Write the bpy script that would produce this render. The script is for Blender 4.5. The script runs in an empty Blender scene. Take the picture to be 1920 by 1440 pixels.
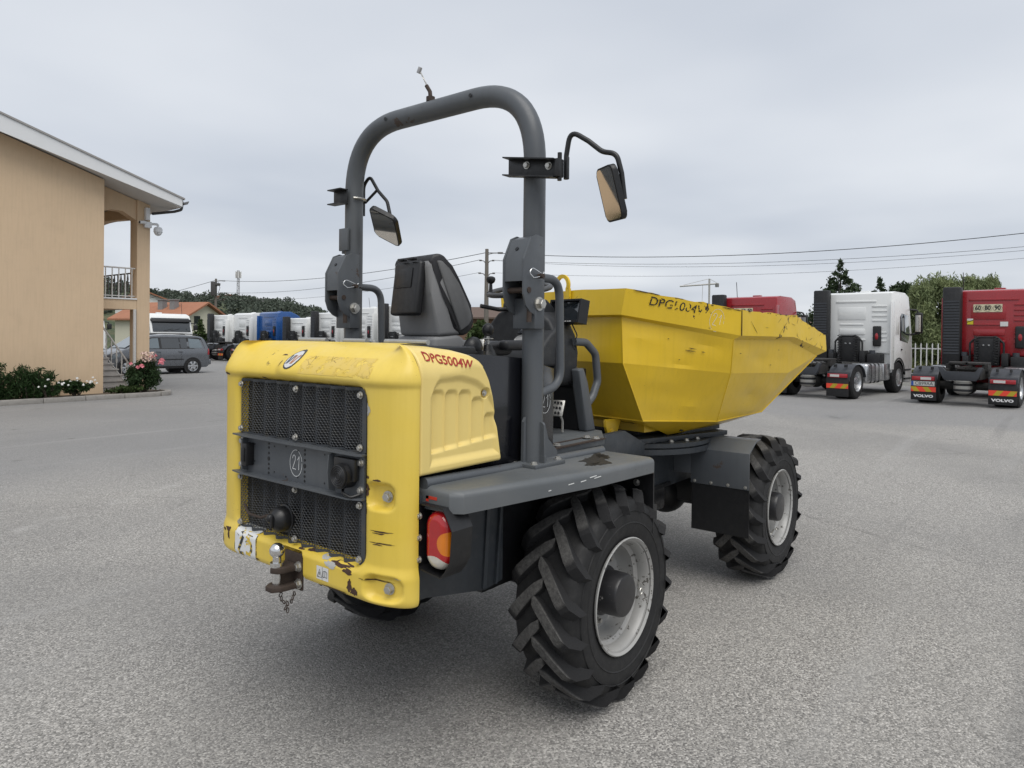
import bpy, bmesh, math, random
import numpy as np
from mathutils import Vector, Matrix, Euler
random.seed(7); rng = np.random.default_rng(7)
scene = bpy.context.scene
COL = scene.collection
R = math.radians
PI = math.pi

# ------------------------------------------------------------------ camera
CAM = np.array([-3.0373, -2.6386, 1.801]); YAW = 0.6735; PITCH = R(.4); ROLL = .0105; FPX = 1312.1; SY = -82.92
_fw = np.array([math.cos(YAW)*math.cos(PITCH), math.sin(YAW)*math.cos(PITCH), -math.sin(PITCH)])
_r0 = np.array([math.sin(YAW), -math.cos(YAW), 0.0]); _u0 = np.cross(_r0, _fw)
_r = _r0*math.cos(ROLL)+_u0*math.sin(ROLL); _u = -_r0*math.sin(ROLL)+_u0*math.cos(ROLL)
cd = bpy.data.cameras.new('camera'); co = bpy.data.objects.new('camera', cd); COL.objects.link(co)
M = Matrix(((_r[0], _u[0], -_fw[0], CAM[0]), (_r[1], _u[1], -_fw[1], CAM[1]), (_r[2], _u[2], -_fw[2], CAM[2]), (0, 0, 0, 1)))
co.matrix_world = M
cd.sensor_fit = 'HORIZONTAL'; cd.sensor_width = 36; cd.lens = 36*FPX/1920; cd.shift_y = SY/1920
cd.clip_start = .05; cd.clip_end = 5000
cd.dof.use_dof = True; cd.dof.focus_distance = 3.9; cd.dof.aperture_fstop = 26.0
scene.camera = co
def ray(px, py): return _fw + _r*(px-960)/FPX - _u*(py-720-SY)/FPX
def ground(px, py, z=0.0):
    d = ray(px, py); t = (z-CAM[2])/d[2]; return Vector(CAM+t*d)
def at(px, py, depth): return Vector(CAM+ray(px, py)*depth)

# ------------------------------------------------------------------ light
SUN_EL, SUN_AZ = R(62), R(235)      # azimuth measured in world XY from +X
w = bpy.data.worlds.new('World'); scene.world = w; w.use_nodes = True
nt = w.node_tree; nt.nodes.clear()
out = nt.nodes.new('ShaderNodeOutputWorld'); bg = nt.nodes.new('ShaderNodeBackground'); bg.inputs['Strength'].default_value = .1
sky = nt.nodes.new('ShaderNodeTexSky'); sky.sky_type = 'NISHITA'; sky.sun_disc = False
sky.sun_elevation = SUN_EL; sky.sun_rotation = R(90)-SUN_AZ; sky.dust_density = 3.0; sky.altitude = 100
tc = nt.nodes.new('ShaderNodeTexCoord'); sp = nt.nodes.new('ShaderNodeSeparateXYZ'); nt.links.new(tc.outputs['Generated'], sp.inputs[0])
def mth(op, a, b=None, c=None, tree=nt):
    n = tree.nodes.new('ShaderNodeMath'); n.operation = op
    for i, x in enumerate((a, b, c)):
        if x is None: continue
        if isinstance(x, (int, float)): n.inputs[i].default_value = x
        else: tree.links.new(x, n.inputs[i])
    return n.outputs[0]
zz = mth('ADD', mth('ABSOLUTE', sp.outputs['Z']), .12)
cx = mth('DIVIDE', sp.outputs['X'], zz); cy = mth('DIVIDE', sp.outputs['Y'], zz)
cb = nt.nodes.new('ShaderNodeCombineXYZ'); nt.links.new(cx, cb.inputs[0]); nt.links.new(cy, cb.inputs[1])
cn = nt.nodes.new('ShaderNodeTexNoise'); cn.inputs['Scale'].default_value = .55; cn.inputs['Detail'].default_value = 4; cn.inputs['Roughness'].default_value = .42
nt.links.new(cb.outputs[0], cn.inputs['Vector'])
cr = nt.nodes.new('ShaderNodeValToRGB')
cr.color_ramp.elements[0].position = .34; cr.color_ramp.elements[0].color = (3.75, 4.05, 4.55, 1)
cr.color_ramp.elements[1].position = .64; cr.color_ramp.elements[1].color = (5.25, 5.45, 5.75, 1)
nt.links.new(cn.outputs['Fac'], cr.inputs[0])
mx = nt.nodes.new('ShaderNodeMix'); mx.data_type = 'RGBA'; mx.inputs['Factor'].default_value = .93
nt.links.new(sky.outputs[0], mx.inputs['A']); nt.links.new(cr.outputs[0], mx.inputs['B'])
nt.links.new(mx.outputs['Result'], bg.inputs[0]); nt.links.new(bg.outputs[0], out.inputs[0])
sl = bpy.data.lights.new('sun', 'SUN'); sl.energy = 1.5; sl.angle = R(50); sl.color = (1, .97, .92)
so = bpy.data.objects.new('sun', sl); COL.objects.link(so)
sd = Vector((math.cos(SUN_EL)*math.cos(SUN_AZ), math.cos(SUN_EL)*math.sin(SUN_AZ), math.sin(SUN_EL)))
so.rotation_euler = (-sd).to_track_quat('-Z', 'Y').to_euler()
scene.view_settings.view_transform = 'Standard'; scene.view_settings.look = 'None'
scene.view_settings.gamma = 1.0; scene.view_settings.use_curve_mapping = False
scene.view_settings.exposure = 0.62

# ------------------------------------------------------------------ object helpers
def tag(o, label=None, cat=None, group=None, kind=None):
    if label: o['label'] = label
    if cat: o['category'] = cat
    if group: o['group'] = group
    if kind: o['kind'] = kind
    return o
def empty(name, loc=(0, 0, 0), rz=0.0, label=None, cat=None, group=None):
    o = bpy.data.objects.new(name, None); COL.objects.link(o); o.location = loc; o.rotation_euler = (0, 0, rz)
    o.empty_display_size = .2
    return tag(o, label, cat, group)
def rot(rx=0, ry=0, rz=0): return Euler((R(rx), R(ry), R(rz)), 'XYZ').to_matrix()
class MB:
    def __init__(s): s.v = []; s.f = []
    def add(s, vs, fs):
        n = len(s.v); s.v += [tuple(x) for x in vs]; s.f += [tuple(i+n for i in q) for q in fs]; return s
    def bm(s, b):
        b.verts.index_update(); s.add([v.co.copy() for v in b.verts], [[v.index for v in f.verts] for f in b.faces]); b.free(); return s
    def box(s, c, d, r=None, bev=0.0, seg=2):
        h = [x/2 for x in d]
        if bev <= 0:
            vs = [Vector((x, y, z)) for x in (-h[0], h[0]) for y in (-h[1], h[1]) for z in (-h[2], h[2])]
            fs = [(0, 1, 3, 2), (4, 6, 7, 5), (0, 4, 5, 1), (2, 3, 7, 6), (0, 2, 6, 4), (1, 5, 7, 3)]
        else:
            b = bmesh.new(); bmesh.ops.create_cube(b, size=1)
            for v in b.verts: v.co = Vector((v.co.x*d[0], v.co.y*d[1], v.co.z*d[2]))
            bmesh.ops.bevel(b, geom=list(b.edges), offset=min(bev, min(d)*.49), segments=seg, affect='EDGES', profile=.5)
            b.verts.index_update(); vs = [v.co.copy() for v in b.verts]; fs = [[v.index for v in f.verts] for f in b.faces]; b.free()
        if r is not None: vs = [r @ v for v in vs]
        c = Vector(c); return s.add([v+c for v in vs], fs)
    def b2(s, x0, x1, y0, y1, z0, z1, bev=0.0, seg=2):
        return s.box(((x0+x1)/2, (y0+y1)/2, (z0+z1)/2), (abs(x1-x0), abs(y1-y0), abs(z1-z0)), None, bev, seg)
    def prism(s, poly, ax, d0, d1, bev=0.0, seg=2, mat=None):
        """poly in the plane normal to axis ax; coordinates are the two other axes in order"""
        def P(p, d):
            q = list(p); q.insert(ax, d); return Vector(q)
        b = bmesh.new(); n = len(poly)
        va = [b.verts.new(P(p, d0)) for p in poly]; vb = [b.verts.new(P(p, d1)) for p in poly]
        b.faces.new(va); b.faces.new(vb[::-1])
        for i in range(n): b.faces.new((va[i], vb[i], vb[(i+1) % n], va[(i+1) % n]))
        if bev > 0: bmesh.ops.bevel(b, geom=list(b.edges), offset=bev, segments=seg, affect='EDGES', profile=.5, clamp_overlap=True)
        if mat is not None: b.transform(mat)
        return s.bm(b)
    def tube(s, path, r, seg=12, closed=False, cap=True):
        pts = [Vector(p) for p in path]; n = len(pts); rr = r if hasattr(r, '__len__') else [r]*n
        tg = []
        for i in range(n):
            a = pts[(i-1) % n] if (closed or i > 0) else pts[i]; b = pts[(i+1) % n] if (closed or i < n-1) else pts[i]
            tg.append((b-a).normalized())
        up = Vector((0, 0, 1)) if abs(tg[0].z) < .9 else Vector((1, 0, 0))
        nv = (up-tg[0]*up.dot(tg[0])).normalized(); vs = []
        for i in range(n):
            nv = (nv-tg[i]*nv.dot(tg[i])).normalized(); bv = tg[i].cross(nv)
            for k in range(seg):
                a = 2*PI*k/seg; vs.append(pts[i]+(nv*math.cos(a)+bv*math.sin(a))*rr[i])
        fs = []
        for i in range(n if closed else n-1):
            j = (i+1) % n
            for k in range(seg): fs.append((i*seg+k, i*seg+(k+1) % seg, j*seg+(k+1) % seg, j*seg+k))
        if cap and not closed: fs += [tuple(range(seg))[::-1], tuple(range((n-1)*seg, n*seg))]
        return s.add(vs, fs)
    def cyl(s, a, b, r, seg=16, r2=None): return s.tube([a, b], [r, r if r2 is None else r2], seg)
    def lathe(s, prof, c, ax=1, seg=32, closed=False, a0=0.0, a1=2*PI):
        """prof: list of (radius, along-axis)"""
        full = abs(a1-a0-2*PI) < 1e-6; n = len(prof); m = seg if full else seg+1; vs = []
        c = Vector(c)
        for k in range(m):
            a = a0+(a1-a0)*k/seg
            for (r, h) in prof:
                q = [r*math.cos(a), r*math.sin(a)]; q.insert(ax, h); vs.append(c+Vector(q))
        fs = []
        for k in range(seg):
            k2 = (k+1) % m
            for i in range(n if closed else n-1):
                j = (i+1) % n; fs.append((k*n+i, k*n+j, k2*n+j, k2*n+i))
        return s.add(vs, fs)
    def grid(s, A, mask=None):
        n, m = A.shape[:2]; vs = A.reshape(-1, 3); fs = []
        for i in range(n-1):
            for j in range(m-1):
                if mask is None or mask[i, j]: fs.append((i*m+j, i*m+j+1, (i+1)*m+j+1, (i+1)*m+j))
        return s.add([tuple(map(float, x)) for x in vs], fs)
    def sphere(s, c, r, seg=16, rings=10, sc=(1, 1, 1)):
        b = bmesh.new(); bmesh.ops.create_uvsphere(b, u_segments=seg, v_segments=rings, radius=r)
        for v in b.verts: v.co = Vector((v.co.x*sc[0], v.co.y*sc[1], v.co.z*sc[2]))+Vector(c)
        return s.bm(b)
    def xf(s, m):
        s.v = [tuple(m @ Vector(v)) for v in s.v]; return s
    def mesh(s, name, ang=35, recalc=True):
        me = bpy.data.meshes.new(name); me.from_pydata(s.v, [], s.f); 
        if recalc:
            b = bmesh.new(); b.from_mesh(me); bmesh.ops.recalc_face_normals(b, faces=b.faces); b.to_mesh(me); b.free()
        if ang: 
            me.polygons.foreach_set('use_smooth', [True]*len(me.polygons)); me.set_sharp_from_angle(angle=R(ang))
        me.update(); return me
    def build(s, name, mat, parent=None, ang=35, loc=None, recalc=True):
        return link(name, s.mesh(name, ang, recalc), mat, parent, loc)
def link(name, me, mat, parent=None, loc=None):
    if mat is not None and not me.materials: me.materials.append(mat)
    o = bpy.data.objects.new(name, me); COL.objects.link(o)
    if parent is not None: o.parent = parent
    if loc is not None: o.location = loc
    return o
def copy_tree(o, parent=None):
    c = o.copy(); COL.objects.link(c); c.parent = parent
    for ch in list(o.children): copy_tree(ch, c)
    return c
def arc(c, r, a0, a1, n, u, v):
    c = Vector(c); u = Vector(u); v = Vector(v)
    return [c+u*(r*math.cos(a0+(a1-a0)*i/n))+v*(r*math.sin(a0+(a1-a0)*i/n)) for i in range(n+1)]
def fillet(pts, rad, n=6):
    """polyline with rounded corners"""
    P = [Vector(p) for p in pts]; out_ = [P[0]]
    for i in range(1, len(P)-1):
        a = (P[i-1]-P[i]); b = (P[i+1]-P[i]); r = rad[i-1] if hasattr(rad, '__len__') else rad
        la, lb = a.length, b.length; a.normalize(); b.normalize()
        th = a.angle(b); d = min(r/math.tan(th/2), la*.49, lb*.49)
        p0 = P[i]+a*d; p1 = P[i]+b*d
        for k in range(n+1):
            t = k/n; out_.append(p0*(1-t)**2+P[i]*2*t*(1-t)+p1*t*t)
    out_.append(P[-1]); return out_
def text_mb(body, size, mtx, depth=.001, align='CENTER', res=3, bold=0.0):
    cu = bpy.data.curves.new('t', 'FONT'); cu.body = body; cu.size = size; cu.extrude = depth; cu.align_x = align; cu.align_y = 'CENTER'; cu.resolution_u = res; cu.offset = bold
    o = bpy.data.objects.new('t', cu); COL.objects.link(o); dg = bpy.context.evaluated_depsgraph_get(); dg.update()
    me = o.evaluated_get(dg).to_mesh(); mb = MB(); mb.add([mtx @ v.co for v in me.vertices], [list(p.vertices) for p in me.polygons])
    o.evaluated_get(dg).to_mesh_clear(); bpy.data.objects.remove(o); bpy.data.curves.remove(cu); return mb
def frame(o, x, y, z=None):
    """matrix with columns x,y,(z) and origin o"""
    x = Vector(x).normalized(); y = Vector(y); y = (y-x*y.dot(x)).normalized(); z = x.cross(y)
    return Matrix(((x.x, y.x, z.x, o[0]), (x.y, y.y, z.y, o[1]), (x.z, y.z, z.z, o[2]), (0, 0, 0, 1)))

# ------------------------------------------------------------------ materials
MATS = {}
class NT:
    def __init__(s, name):
        s.m = bpy.data.materials.new(name); s.m.use_nodes = True; s.t = s.m.node_tree; s.b = s.t.nodes['Principled BSDF']; s.o = s.t.nodes['Material Output']
        s.tc = s.t.nodes.new('ShaderNodeTexCoord').outputs['Object']
    def L(s, a, b): s.t.links.new(a, b)
    def N(s, k): return s.t.nodes.new(k)
    def math(s, op, a, b=None, c=None): return mth(op, a, b, c, s.t)
    def map(s, sc=(1, 1, 1), vec=None, loc=(0, 0, 0), ro=(0, 0, 0)):
        n = s.N('ShaderNodeMapping'); n.inputs['Scale'].default_value = sc; n.inputs['Location'].default_value = loc; n.inputs['Rotation'].default_value = ro
        s.L(vec or s.tc, n.inputs[0]); return n.outputs[0]
    def noise(s, scale, detail=3, rough=.55, vec=None, dist=0.0):
        n = s.N('ShaderNodeTexNoise'); n.inputs['Scale'].default_value = scale; n.inputs['Detail'].default_value = detail; n.inputs['Roughness'].default_value = rough; n.inputs['Distortion'].default_value = dist
        s.L(vec or s.tc, n.inputs['Vector']); return n.outputs['Fac']
    def vor(s, scale, vec=None, feat='F1', out_='Distance'):
        n = s.N('ShaderNodeTexVoronoi'); n.feature = feat; n.inputs['Scale'].default_value = scale; s.L(vec or s.tc, n.inputs['Vector']); return n.outputs[out_]
    def ramp(s, fac, stops, inter='LINEAR'):
        n = s.N('ShaderNodeValToRGB'); n.color_ramp.interpolation = inter
        while len(n.color_ramp.elements) < len(stops): n.color_ramp.elements.new(.5)
        for e, (p, c) in zip(n.color_ramp.elements, stops): e.position = p; e.color = (c, c, c, 1) if isinstance(c, (int, float)) else (*c, 1)
        s.L(fac, n.inputs[0]); return n.outputs[0]
    def mix(s, fac, a, b, mode='MIX'):
        n = s.N('ShaderNodeMix'); n.data_type = 'RGBA'; n.blend_type = mode
        for k, x in (('Factor', fac), ('A', a), ('B', b)):
            if isinstance(x, (int, float)): n.inputs[k].default_value = x if k == 'Factor' else (x, x, x, 1)
            elif isinstance(x, tuple): n.inputs[k].default_value = (*x[:3], 1)
            else: s.L(x, n.inputs[k])
        return n.outputs['Result']
    def col(s, c):
        if isinstance(c, tuple): s.b.inputs['Base Color'].default_value = (*c, 1)
        else: s.L(c, s.b.inputs['Base Color'])
    def set(s, **k):
        for a, x in k.items():
            i = s.b.inputs[a.replace('_', ' ')]
            if isinstance(x, (int, float)): i.default_value = x
            elif isinstance(x, tuple): i.default_value = (*x, 1) if len(x) == 3 else x
            else: s.L(x, i)
    def bump(s, h, strength=.3, dist=.01):
        n = s.N('ShaderNodeBump'); n.inputs['Strength'].default_value = strength; n.inputs['Distance'].default_value = dist
        s.L(h, n.inputs['Height']); s.L(n.outputs[0], s.b.inputs['Normal'])
def mul(c, k): return tuple(min(1, x*k) for x in c)
def plain(name, c, rough=.5, metal=0.0, var=.12, sc=6, bump=0.0, bsc=150, coat=0.0, streak=0.0, spec=.5, dirt=0.0, dirtc=(.25, .22, .18)):
    n = NT(name); f = n.noise(sc, 5, .6); a = n.mix(f, mul(c, 1-var), mul(c, 1+var))
    if streak:
        st = n.noise(1, 4, .6, n.map((22, 22, 1.3))); a = n.mix(n.ramp(st, [(.45, 0.0), (.75, streak)]), a, mul(c, .55))
    if dirt:
        d = n.noise(sc*2.7, 6, .7); a = n.mix(n.ramp(d, [(.5, 0.0), (.72, dirt)]), a, dirtc)
    n.col(a); rr = n.ramp(n.noise(sc*3, 4), [(.3, max(.02, rough-.08)), (.7, min(1, rough+.1))])
    n.set(Roughness=rr, Metallic=metal, Specular_IOR_Level=spec)
    if coat: n.set(Coat_Weight=coat, Coat_Roughness=.08)
    if bump: n.bump(n.noise(bsc, 3), bump, .004)
    MATS[name] = n.m; return n.m
def chipped(name, c, chip=(.035, .02, .014), amount=.5, sc=9, rough=.42, streak=.25, coat=.15, edge=.66, fade=None, stretch=(1, 1, 1), rare=.55, bump=.05, scratch=0.0):
    n = NT(name); f = n.noise(3.5, 5, .6); a = n.mix(f, mul(c, .9), mul(c, 1.08))
    if fade: a = n.mix(n.ramp(n.noise(1.6, 3), [(.4, 0.0), (.7, .8)]), a, fade)
    st = n.noise(1, 4, .6, n.map((30, 30, 1.2))); a = n.mix(n.ramp(st, [(.48, 0.0), (.78, streak)]), a, mul(c, .6))
    # chips: sharp-edged noise limited to rare patches
    v = n.map(stretch); k = n.noise(sc, 7, .62, v); pz = n.noise(sc*.22, 3, .5)
    msk = n.math('MULTIPLY', n.ramp(k, [(edge, 0.0), (edge+.012, 1.0)]), n.ramp(pz, [(rare, 0.0), (rare+.05, 1.0)]))
    sp_ = n.vor(sc*5.5); sp_m = n.math('MULTIPLY', n.ramp(sp_, [(.05, 1.0), (.08, 0.0)]), n.ramp(n.noise(sc*.5, 2), [(.55, 0.0), (.6, 1.0)]))
    tot = n.math('MAXIMUM', msk, sp_m)
    if scratch:
        s1 = n.noise(1, 2, .5, n.map((3, 3, 130), ro=(.25, .2, .1))); s2 = n.noise(6, 2)
        tot = n.math('MAXIMUM', tot, n.math('MULTIPLY', n.ramp(s1, [(.70, 0.0), (.72, 1.0)]), n.ramp(s2, [(.6, 0.0), (.65, scratch)])))
    tot = n.math('MULTIPLY', tot, amount)
    a = n.mix(tot, a, chip); n.col(a)
    n.set(Roughness=n.math('ADD', n.ramp(n.noise(12, 4), [(.3, rough-.06), (.7, rough+.12)]), n.math('MULTIPLY', tot, .3)), Coat_Weight=coat, Coat_Roughness=.12)
    n.bump(n.math('SUBTRACT', n.noise(60, 3), tot), bump, .004)
    MATS[name] = n.m; return n.m
def lens(name, c, rough=.12):
    n = NT(name); wv = n.N('ShaderNodeTexWave'); wv.inputs['Scale'].default_value = 60; n.L(n.tc, wv.inputs[0])
    n.col(n.mix(n.noise(20), mul(c, .8), mul(c, 1.1))); n.set(Roughness=rough, Coat_Weight=.6, Coat_Roughness=.05); n.bump(wv.outputs['Fac'], .12, .002); MATS[name] = n.m; return n.m
def glass(name, c=(.02, .025, .03), rough=.04):
    n = NT(name); n.col(n.mix(n.noise(2), mul(c, .7), mul(c, 1.4))); n.set(Roughness=rough, Specular_IOR_Level=.9, Coat_Weight=.5, Coat_Roughness=.02); MATS[name] = n.m; return n.m

Y_HOOD = chipped('yellow_hood_paint', (.72, .515, .055), amount=1.0, sc=10, rough=.44, streak=.13, edge=.62, rare=.60, coat=.1, fade=(.76, .57, .12))
Y_PANEL = plain('pale_yellow_panel_paint', (.78, .60, .20), .38, var=.05, sc=3, coat=.25, streak=.06)
Y_SKIP = chipped('yellow_skip_paint', (.70, .46, .012), amount=1.0, sc=7, rough=.36, streak=.22, fade=(.62, .42, .04), edge=.64, rare=.57, coat=.22, bump=.06)
Y_RIM = chipped('yellow_skip_rim_paint', (.71, .475, .018), amount=1.0, sc=12, rough=.42, streak=.12, edge=.60, rare=.50, coat=.1, scratch=.8)
GREY = chipped('slate_grey_paint', (.072, .080, .090), chip=(.06, .036, .024), amount=.8, sc=11, rough=.44, streak=.25, edge=.635, rare=.53, coat=.08, fade=(.095, .102, .108))
GREYT = chipped('worn_grey_step_paint', (.088, .097, .104), chip=(.03, .022, .018), amount=.9, sc=5, rough=.5, streak=.0, edge=.62, rare=.56, coat=.0, fade=(.14, .145, .147))
DGREY = plain('dark_chassis_paint', (.024, .029, .035), .45, var=.25, sc=7, streak=.2, dirt=.25, dirtc=(.09, .085, .08))
BLACK = plain('black_plastic', (.0075, .0078, .009), .42, var=.2, sc=12, bump=.06, bsc=300, dirt=.2, dirtc=(.032, .031, .029))
BLACKG = plain('glossy_black_panel', (.006, .0065, .009), .2, var=.15, sc=3, coat=.3)
DASH = plain('charcoal_moulding', (.017, .0185, .021), .6, var=.2, sc=8, bump=.15, bsc=400, dirt=.3, dirtc=(.07, .07, .07))
RUBBER = plain('tyre_rubber', (.0085, .0085, .009), .7, var=.35, sc=9, bump=.2, bsc=120, dirt=.3, dirtc=(.035, .033, .031))
def lugmat():
    n = NT('worn_tread_rubber'); f = n.noise(60, 5, .75); g = n.noise(7, 3); s = n.N('ShaderNodeSeparateXYZ'); n.L(n.tc, s.inputs[0])
    rad = n.math('SQRT', n.math('ADD', n.math('MULTIPLY', s.outputs['X'], s.outputs['X']), n.math('MULTIPLY', s.outputs['Z'], s.outputs['Z'])))
    worn = n.math('MULTIPLY', n.ramp(n.math('MULTIPLY', n.math('SUBTRACT', rad, .50), 20.0), [(.25, 0.0), (.40, 1.0)]), n.ramp(f, [(.30, .25), (.62, 1.0)])); worn = n.math('MULTIPLY', worn, n.ramp(g, [(.3, .55), (.6, 1.0)]))
    n.col(n.mix(worn, (.010, .010, .011), (.105, .102, .097))); n.set(Roughness=.85); n.bump(f, .5, .006); return n.m
LUG = lugmat()
SILVER = chipped('chipped_silver_rim_paint', (.36, .36, .35), chip=(.085, .078, .07), amount=1.0, sc=42, rough=.38, streak=.2, edge=.58, rare=.50, coat=.1, fade=(.27, .26, .245)); 
STEEL = plain('zinc_plated_steel', (.50, .49, .46), .38, .85, var=.2, sc=40)
CHROME = plain('polished_steel', (.72, .72, .72), .18, 1.0, var=.15, sc=30, dirt=.3, dirtc=(.2, .17, .14))
RUST = plain('rusty_steel', (.058, .042, .034), .75, .3, var=.4, sc=25, bump=.3, bsc=120)
MIRROR = plain('mirror_glass', (.80, .76, .70), .02, 1.0, var=.03, sc=2)
WHITE = plain('white_paint', (.74, .75, .74), .35, var=.05, sc=3, coat=.3, streak=.08)
CHALK = plain('white_chalk_line', (.65, .66, .66), .9, var=.2, sc=90)
RED_L = lens('red_lens', (.42, .012, .015)); AMB_L = lens('amber_lens', (.70, .20, .01)); WHT_L = lens('white_lens', (.55, .52, .46))
GLASS = glass('dark_glass'); GLASSL = glass('pale_glass', (.10, .13, .15))
REDT = chipped('red_print', (.36, .025, .018), chip=(.72, .55, .18), amount=.0, sc=30)
# ================================================================== the dumper
D = empty('swivel_dumper', (0, 0, 0), 0, 'yellow and grey wheeled site dumper with a roll bar, seen from behind', 'dumper')
HUB = .525; WB = 2.343
def part(mb, name, m, parent=None, ang=35, recalc=True): return mb.build(name, m, parent if parent is not None else D, ang, None, recalc)
BOLT = None
def bolt(p, ax=(1, 0, 0), r=.013, h=.012, parent=None, m=None, name='bolt'):
    """hex bolt head; shared mesh, pointing along ax"""
    global BOLT
    if BOLT is None:
        mb = MB(); mb.cyl((0, 0, 0), (0, 0, .25), 1.35, 14); mb.cyl((0, 0, .25), (0, 0, .95), 1.0, 6, .97); mb.cyl((0, 0, .9), (0, 0, 1.0), .8, 6, .7)
        BOLT = mb.mesh('bolt', 30); BOLT.materials.append(STEEL)
    o = bpy.data.objects.new(name, BOLT); COL.objects.link(o); o.parent = parent if parent is not None else D
    q = Vector(ax).to_track_quat('Z', 'Y'); o.rotation_mode = 'QUATERNION'; o.rotation_quaternion = q; o.location = p; o.scale = (r, r, h); return o

# ---- rear hood (yellow), a moulded shell with the grille opening
def sst(a, b, x): t = np.clip((x-a)/(b-a), 0, 1); return t*t*(3-2*t)
def rrect(y, z, cy, cz, hy, hz, r):
    qy = np.abs(y-cy)-hy+r; qz = np.abs(z-cz)-hz+r
    return np.hypot(np.maximum(qy, 0), np.maximum(qz, 0))+np.minimum(np.maximum(qy, qz), 0)-r
XR, HW = -1.24, .672
def zprof(z):   # -> 1-cos psi for the rounded top
    t = np.clip((z-1.60)/.16, 0, 1); return 1-np.sqrt(np.maximum(0, 1-t*t))
def hood(y0, z, off=0.0):
    """point on the rear shell; y0 is the unscaled lateral coordinate (-.69..69)"""
    y0 = np.asarray(y0, float); z = np.asarray(z, float)
    t = np.clip((np.abs(y0)-.47)/.202, 0, 1); cph = np.sqrt(np.maximum(0, 1-t*t)); ip = .095*(1-cph)
    e = zprof(z); iv = .27*e*(1-t*t)
    bulge = .016*(1-sst(.845, .90, z)); low = np.clip((.775-z)/.035, 0, 1); bulge = bulge-.03*(1-np.sqrt(np.maximum(0, 1-low*low)))
    # crease above the grille
    bulge = bulge+.014*sst(1.585, 1.61, z)*(1-sst(1.62, 1.70, z))
    d = np.zeros_like(y0+z)
    d = d-.05*(1-sst(-.006, .012, rrect(y0, z, 0, 1.23, .458, .352, .05)))
    d = d-.012*(1-sst(0, .035, rrect(y0, z, 0, 1.23, .458, .352, .06)))
    for s in (-1,):
        d = d-.034*(1-sst(-.012, .012, rrect(y0, z, s*.545, 1.165, .060, .048, .03)))
        d = d-.034*(1-sst(-.012, .012, rrect(y0, z, s*.565, .812, .075, .045, .035)))
    d = d-.05*(1-sst(-.01, .008, rrect(y0, z, .005, .74, .085, .115, .03)))
    bo = np.hypot((y0-.05)/.10, (z-1.685)/.085); d = d+.016*(1-sst(.55, 1.25, bo))
    nx = cph*(1-.6*e); ny = np.sign(y0)*t
    tot = bulge+d+off
    X = XR+ip+iv-tot*np.maximum(nx, .0)
    Yv = y0*(1-.19*e)+ny*(bulge*.45+off)
    Z = z+off*e*1.0
    return np.stack([X, Yv, Z], -1)
ya = np.concatenate([-.47-.202*np.sin(np.linspace(PI/2, 0, 26)), np.linspace(-.47, .47, 190)[1:-1], 0.47+.202*np.sin(np.linspace(0, PI/2, 26))])
za = np.concatenate([np.linspace(.74, .90, 34)[:-1], np.linspace(.90, 1.60, 120)[:-1], 1.60+.16*np.sin(np.linspace(0, PI/2, 26))])
ya = np.unique(np.concatenate([ya, [-.458, .458]])); YY, ZZ = np.meshgrid(ya, za)
A = hood(YY, ZZ)
# side returns towards the seam and a folded bottom edge
left = A[:, :1].copy(); left[..., 0] = -1.141; right = A[:, -1:].copy(); right[..., 0] = -1.141
li = left.copy(); li[..., 1] *= .965; ri = right.copy(); ri[..., 1] *= .965
A = np.concatenate([li, left, A, right, ri], 1)
bot = A[:1].copy(); bot[..., 0] = np.minimum(bot[..., 0]+.05, -1.141); bot[..., 2] += .02
top = A[-1:].copy(); top[..., 0] = np.maximum(top[..., 0]+.01, -.955); top[..., 1] = np.clip(top[..., 1], -.535, .535); top[..., 2] = 1.7565
A = np.concatenate([bot, A, top], 0)
mb = MB(); mb.grid(A); HOOD = part(mb, 'rear_hood', Y_HOOD, ang=60)
# hinge line / top deck behind the hood
mb = MB(); mb.b2(-.96, -.62, -.50, .50, 1.69, 1.745, .01); part(mb, 'top_deck', DASH)
for y0, y1 in ((-.50, -.23), (-.1, .06), (.2, .42)): mb = MB(); mb.cyl((-.93, y0, 1.765), (-.93, y1, 1.765), .012, 10); part(mb, 'hinge_rod', STEEL)
for y in (-.36, -.12, .12, .30): bolt((-.90, y, 1.754), (0, 0, 1), .014, .014)
# recess back (radiator)
mb = MB(); mb.b2(-1.19, -1.15, -.47, .47, .86, 1.60); part(mb, 'radiator_core', BLACK)

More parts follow.
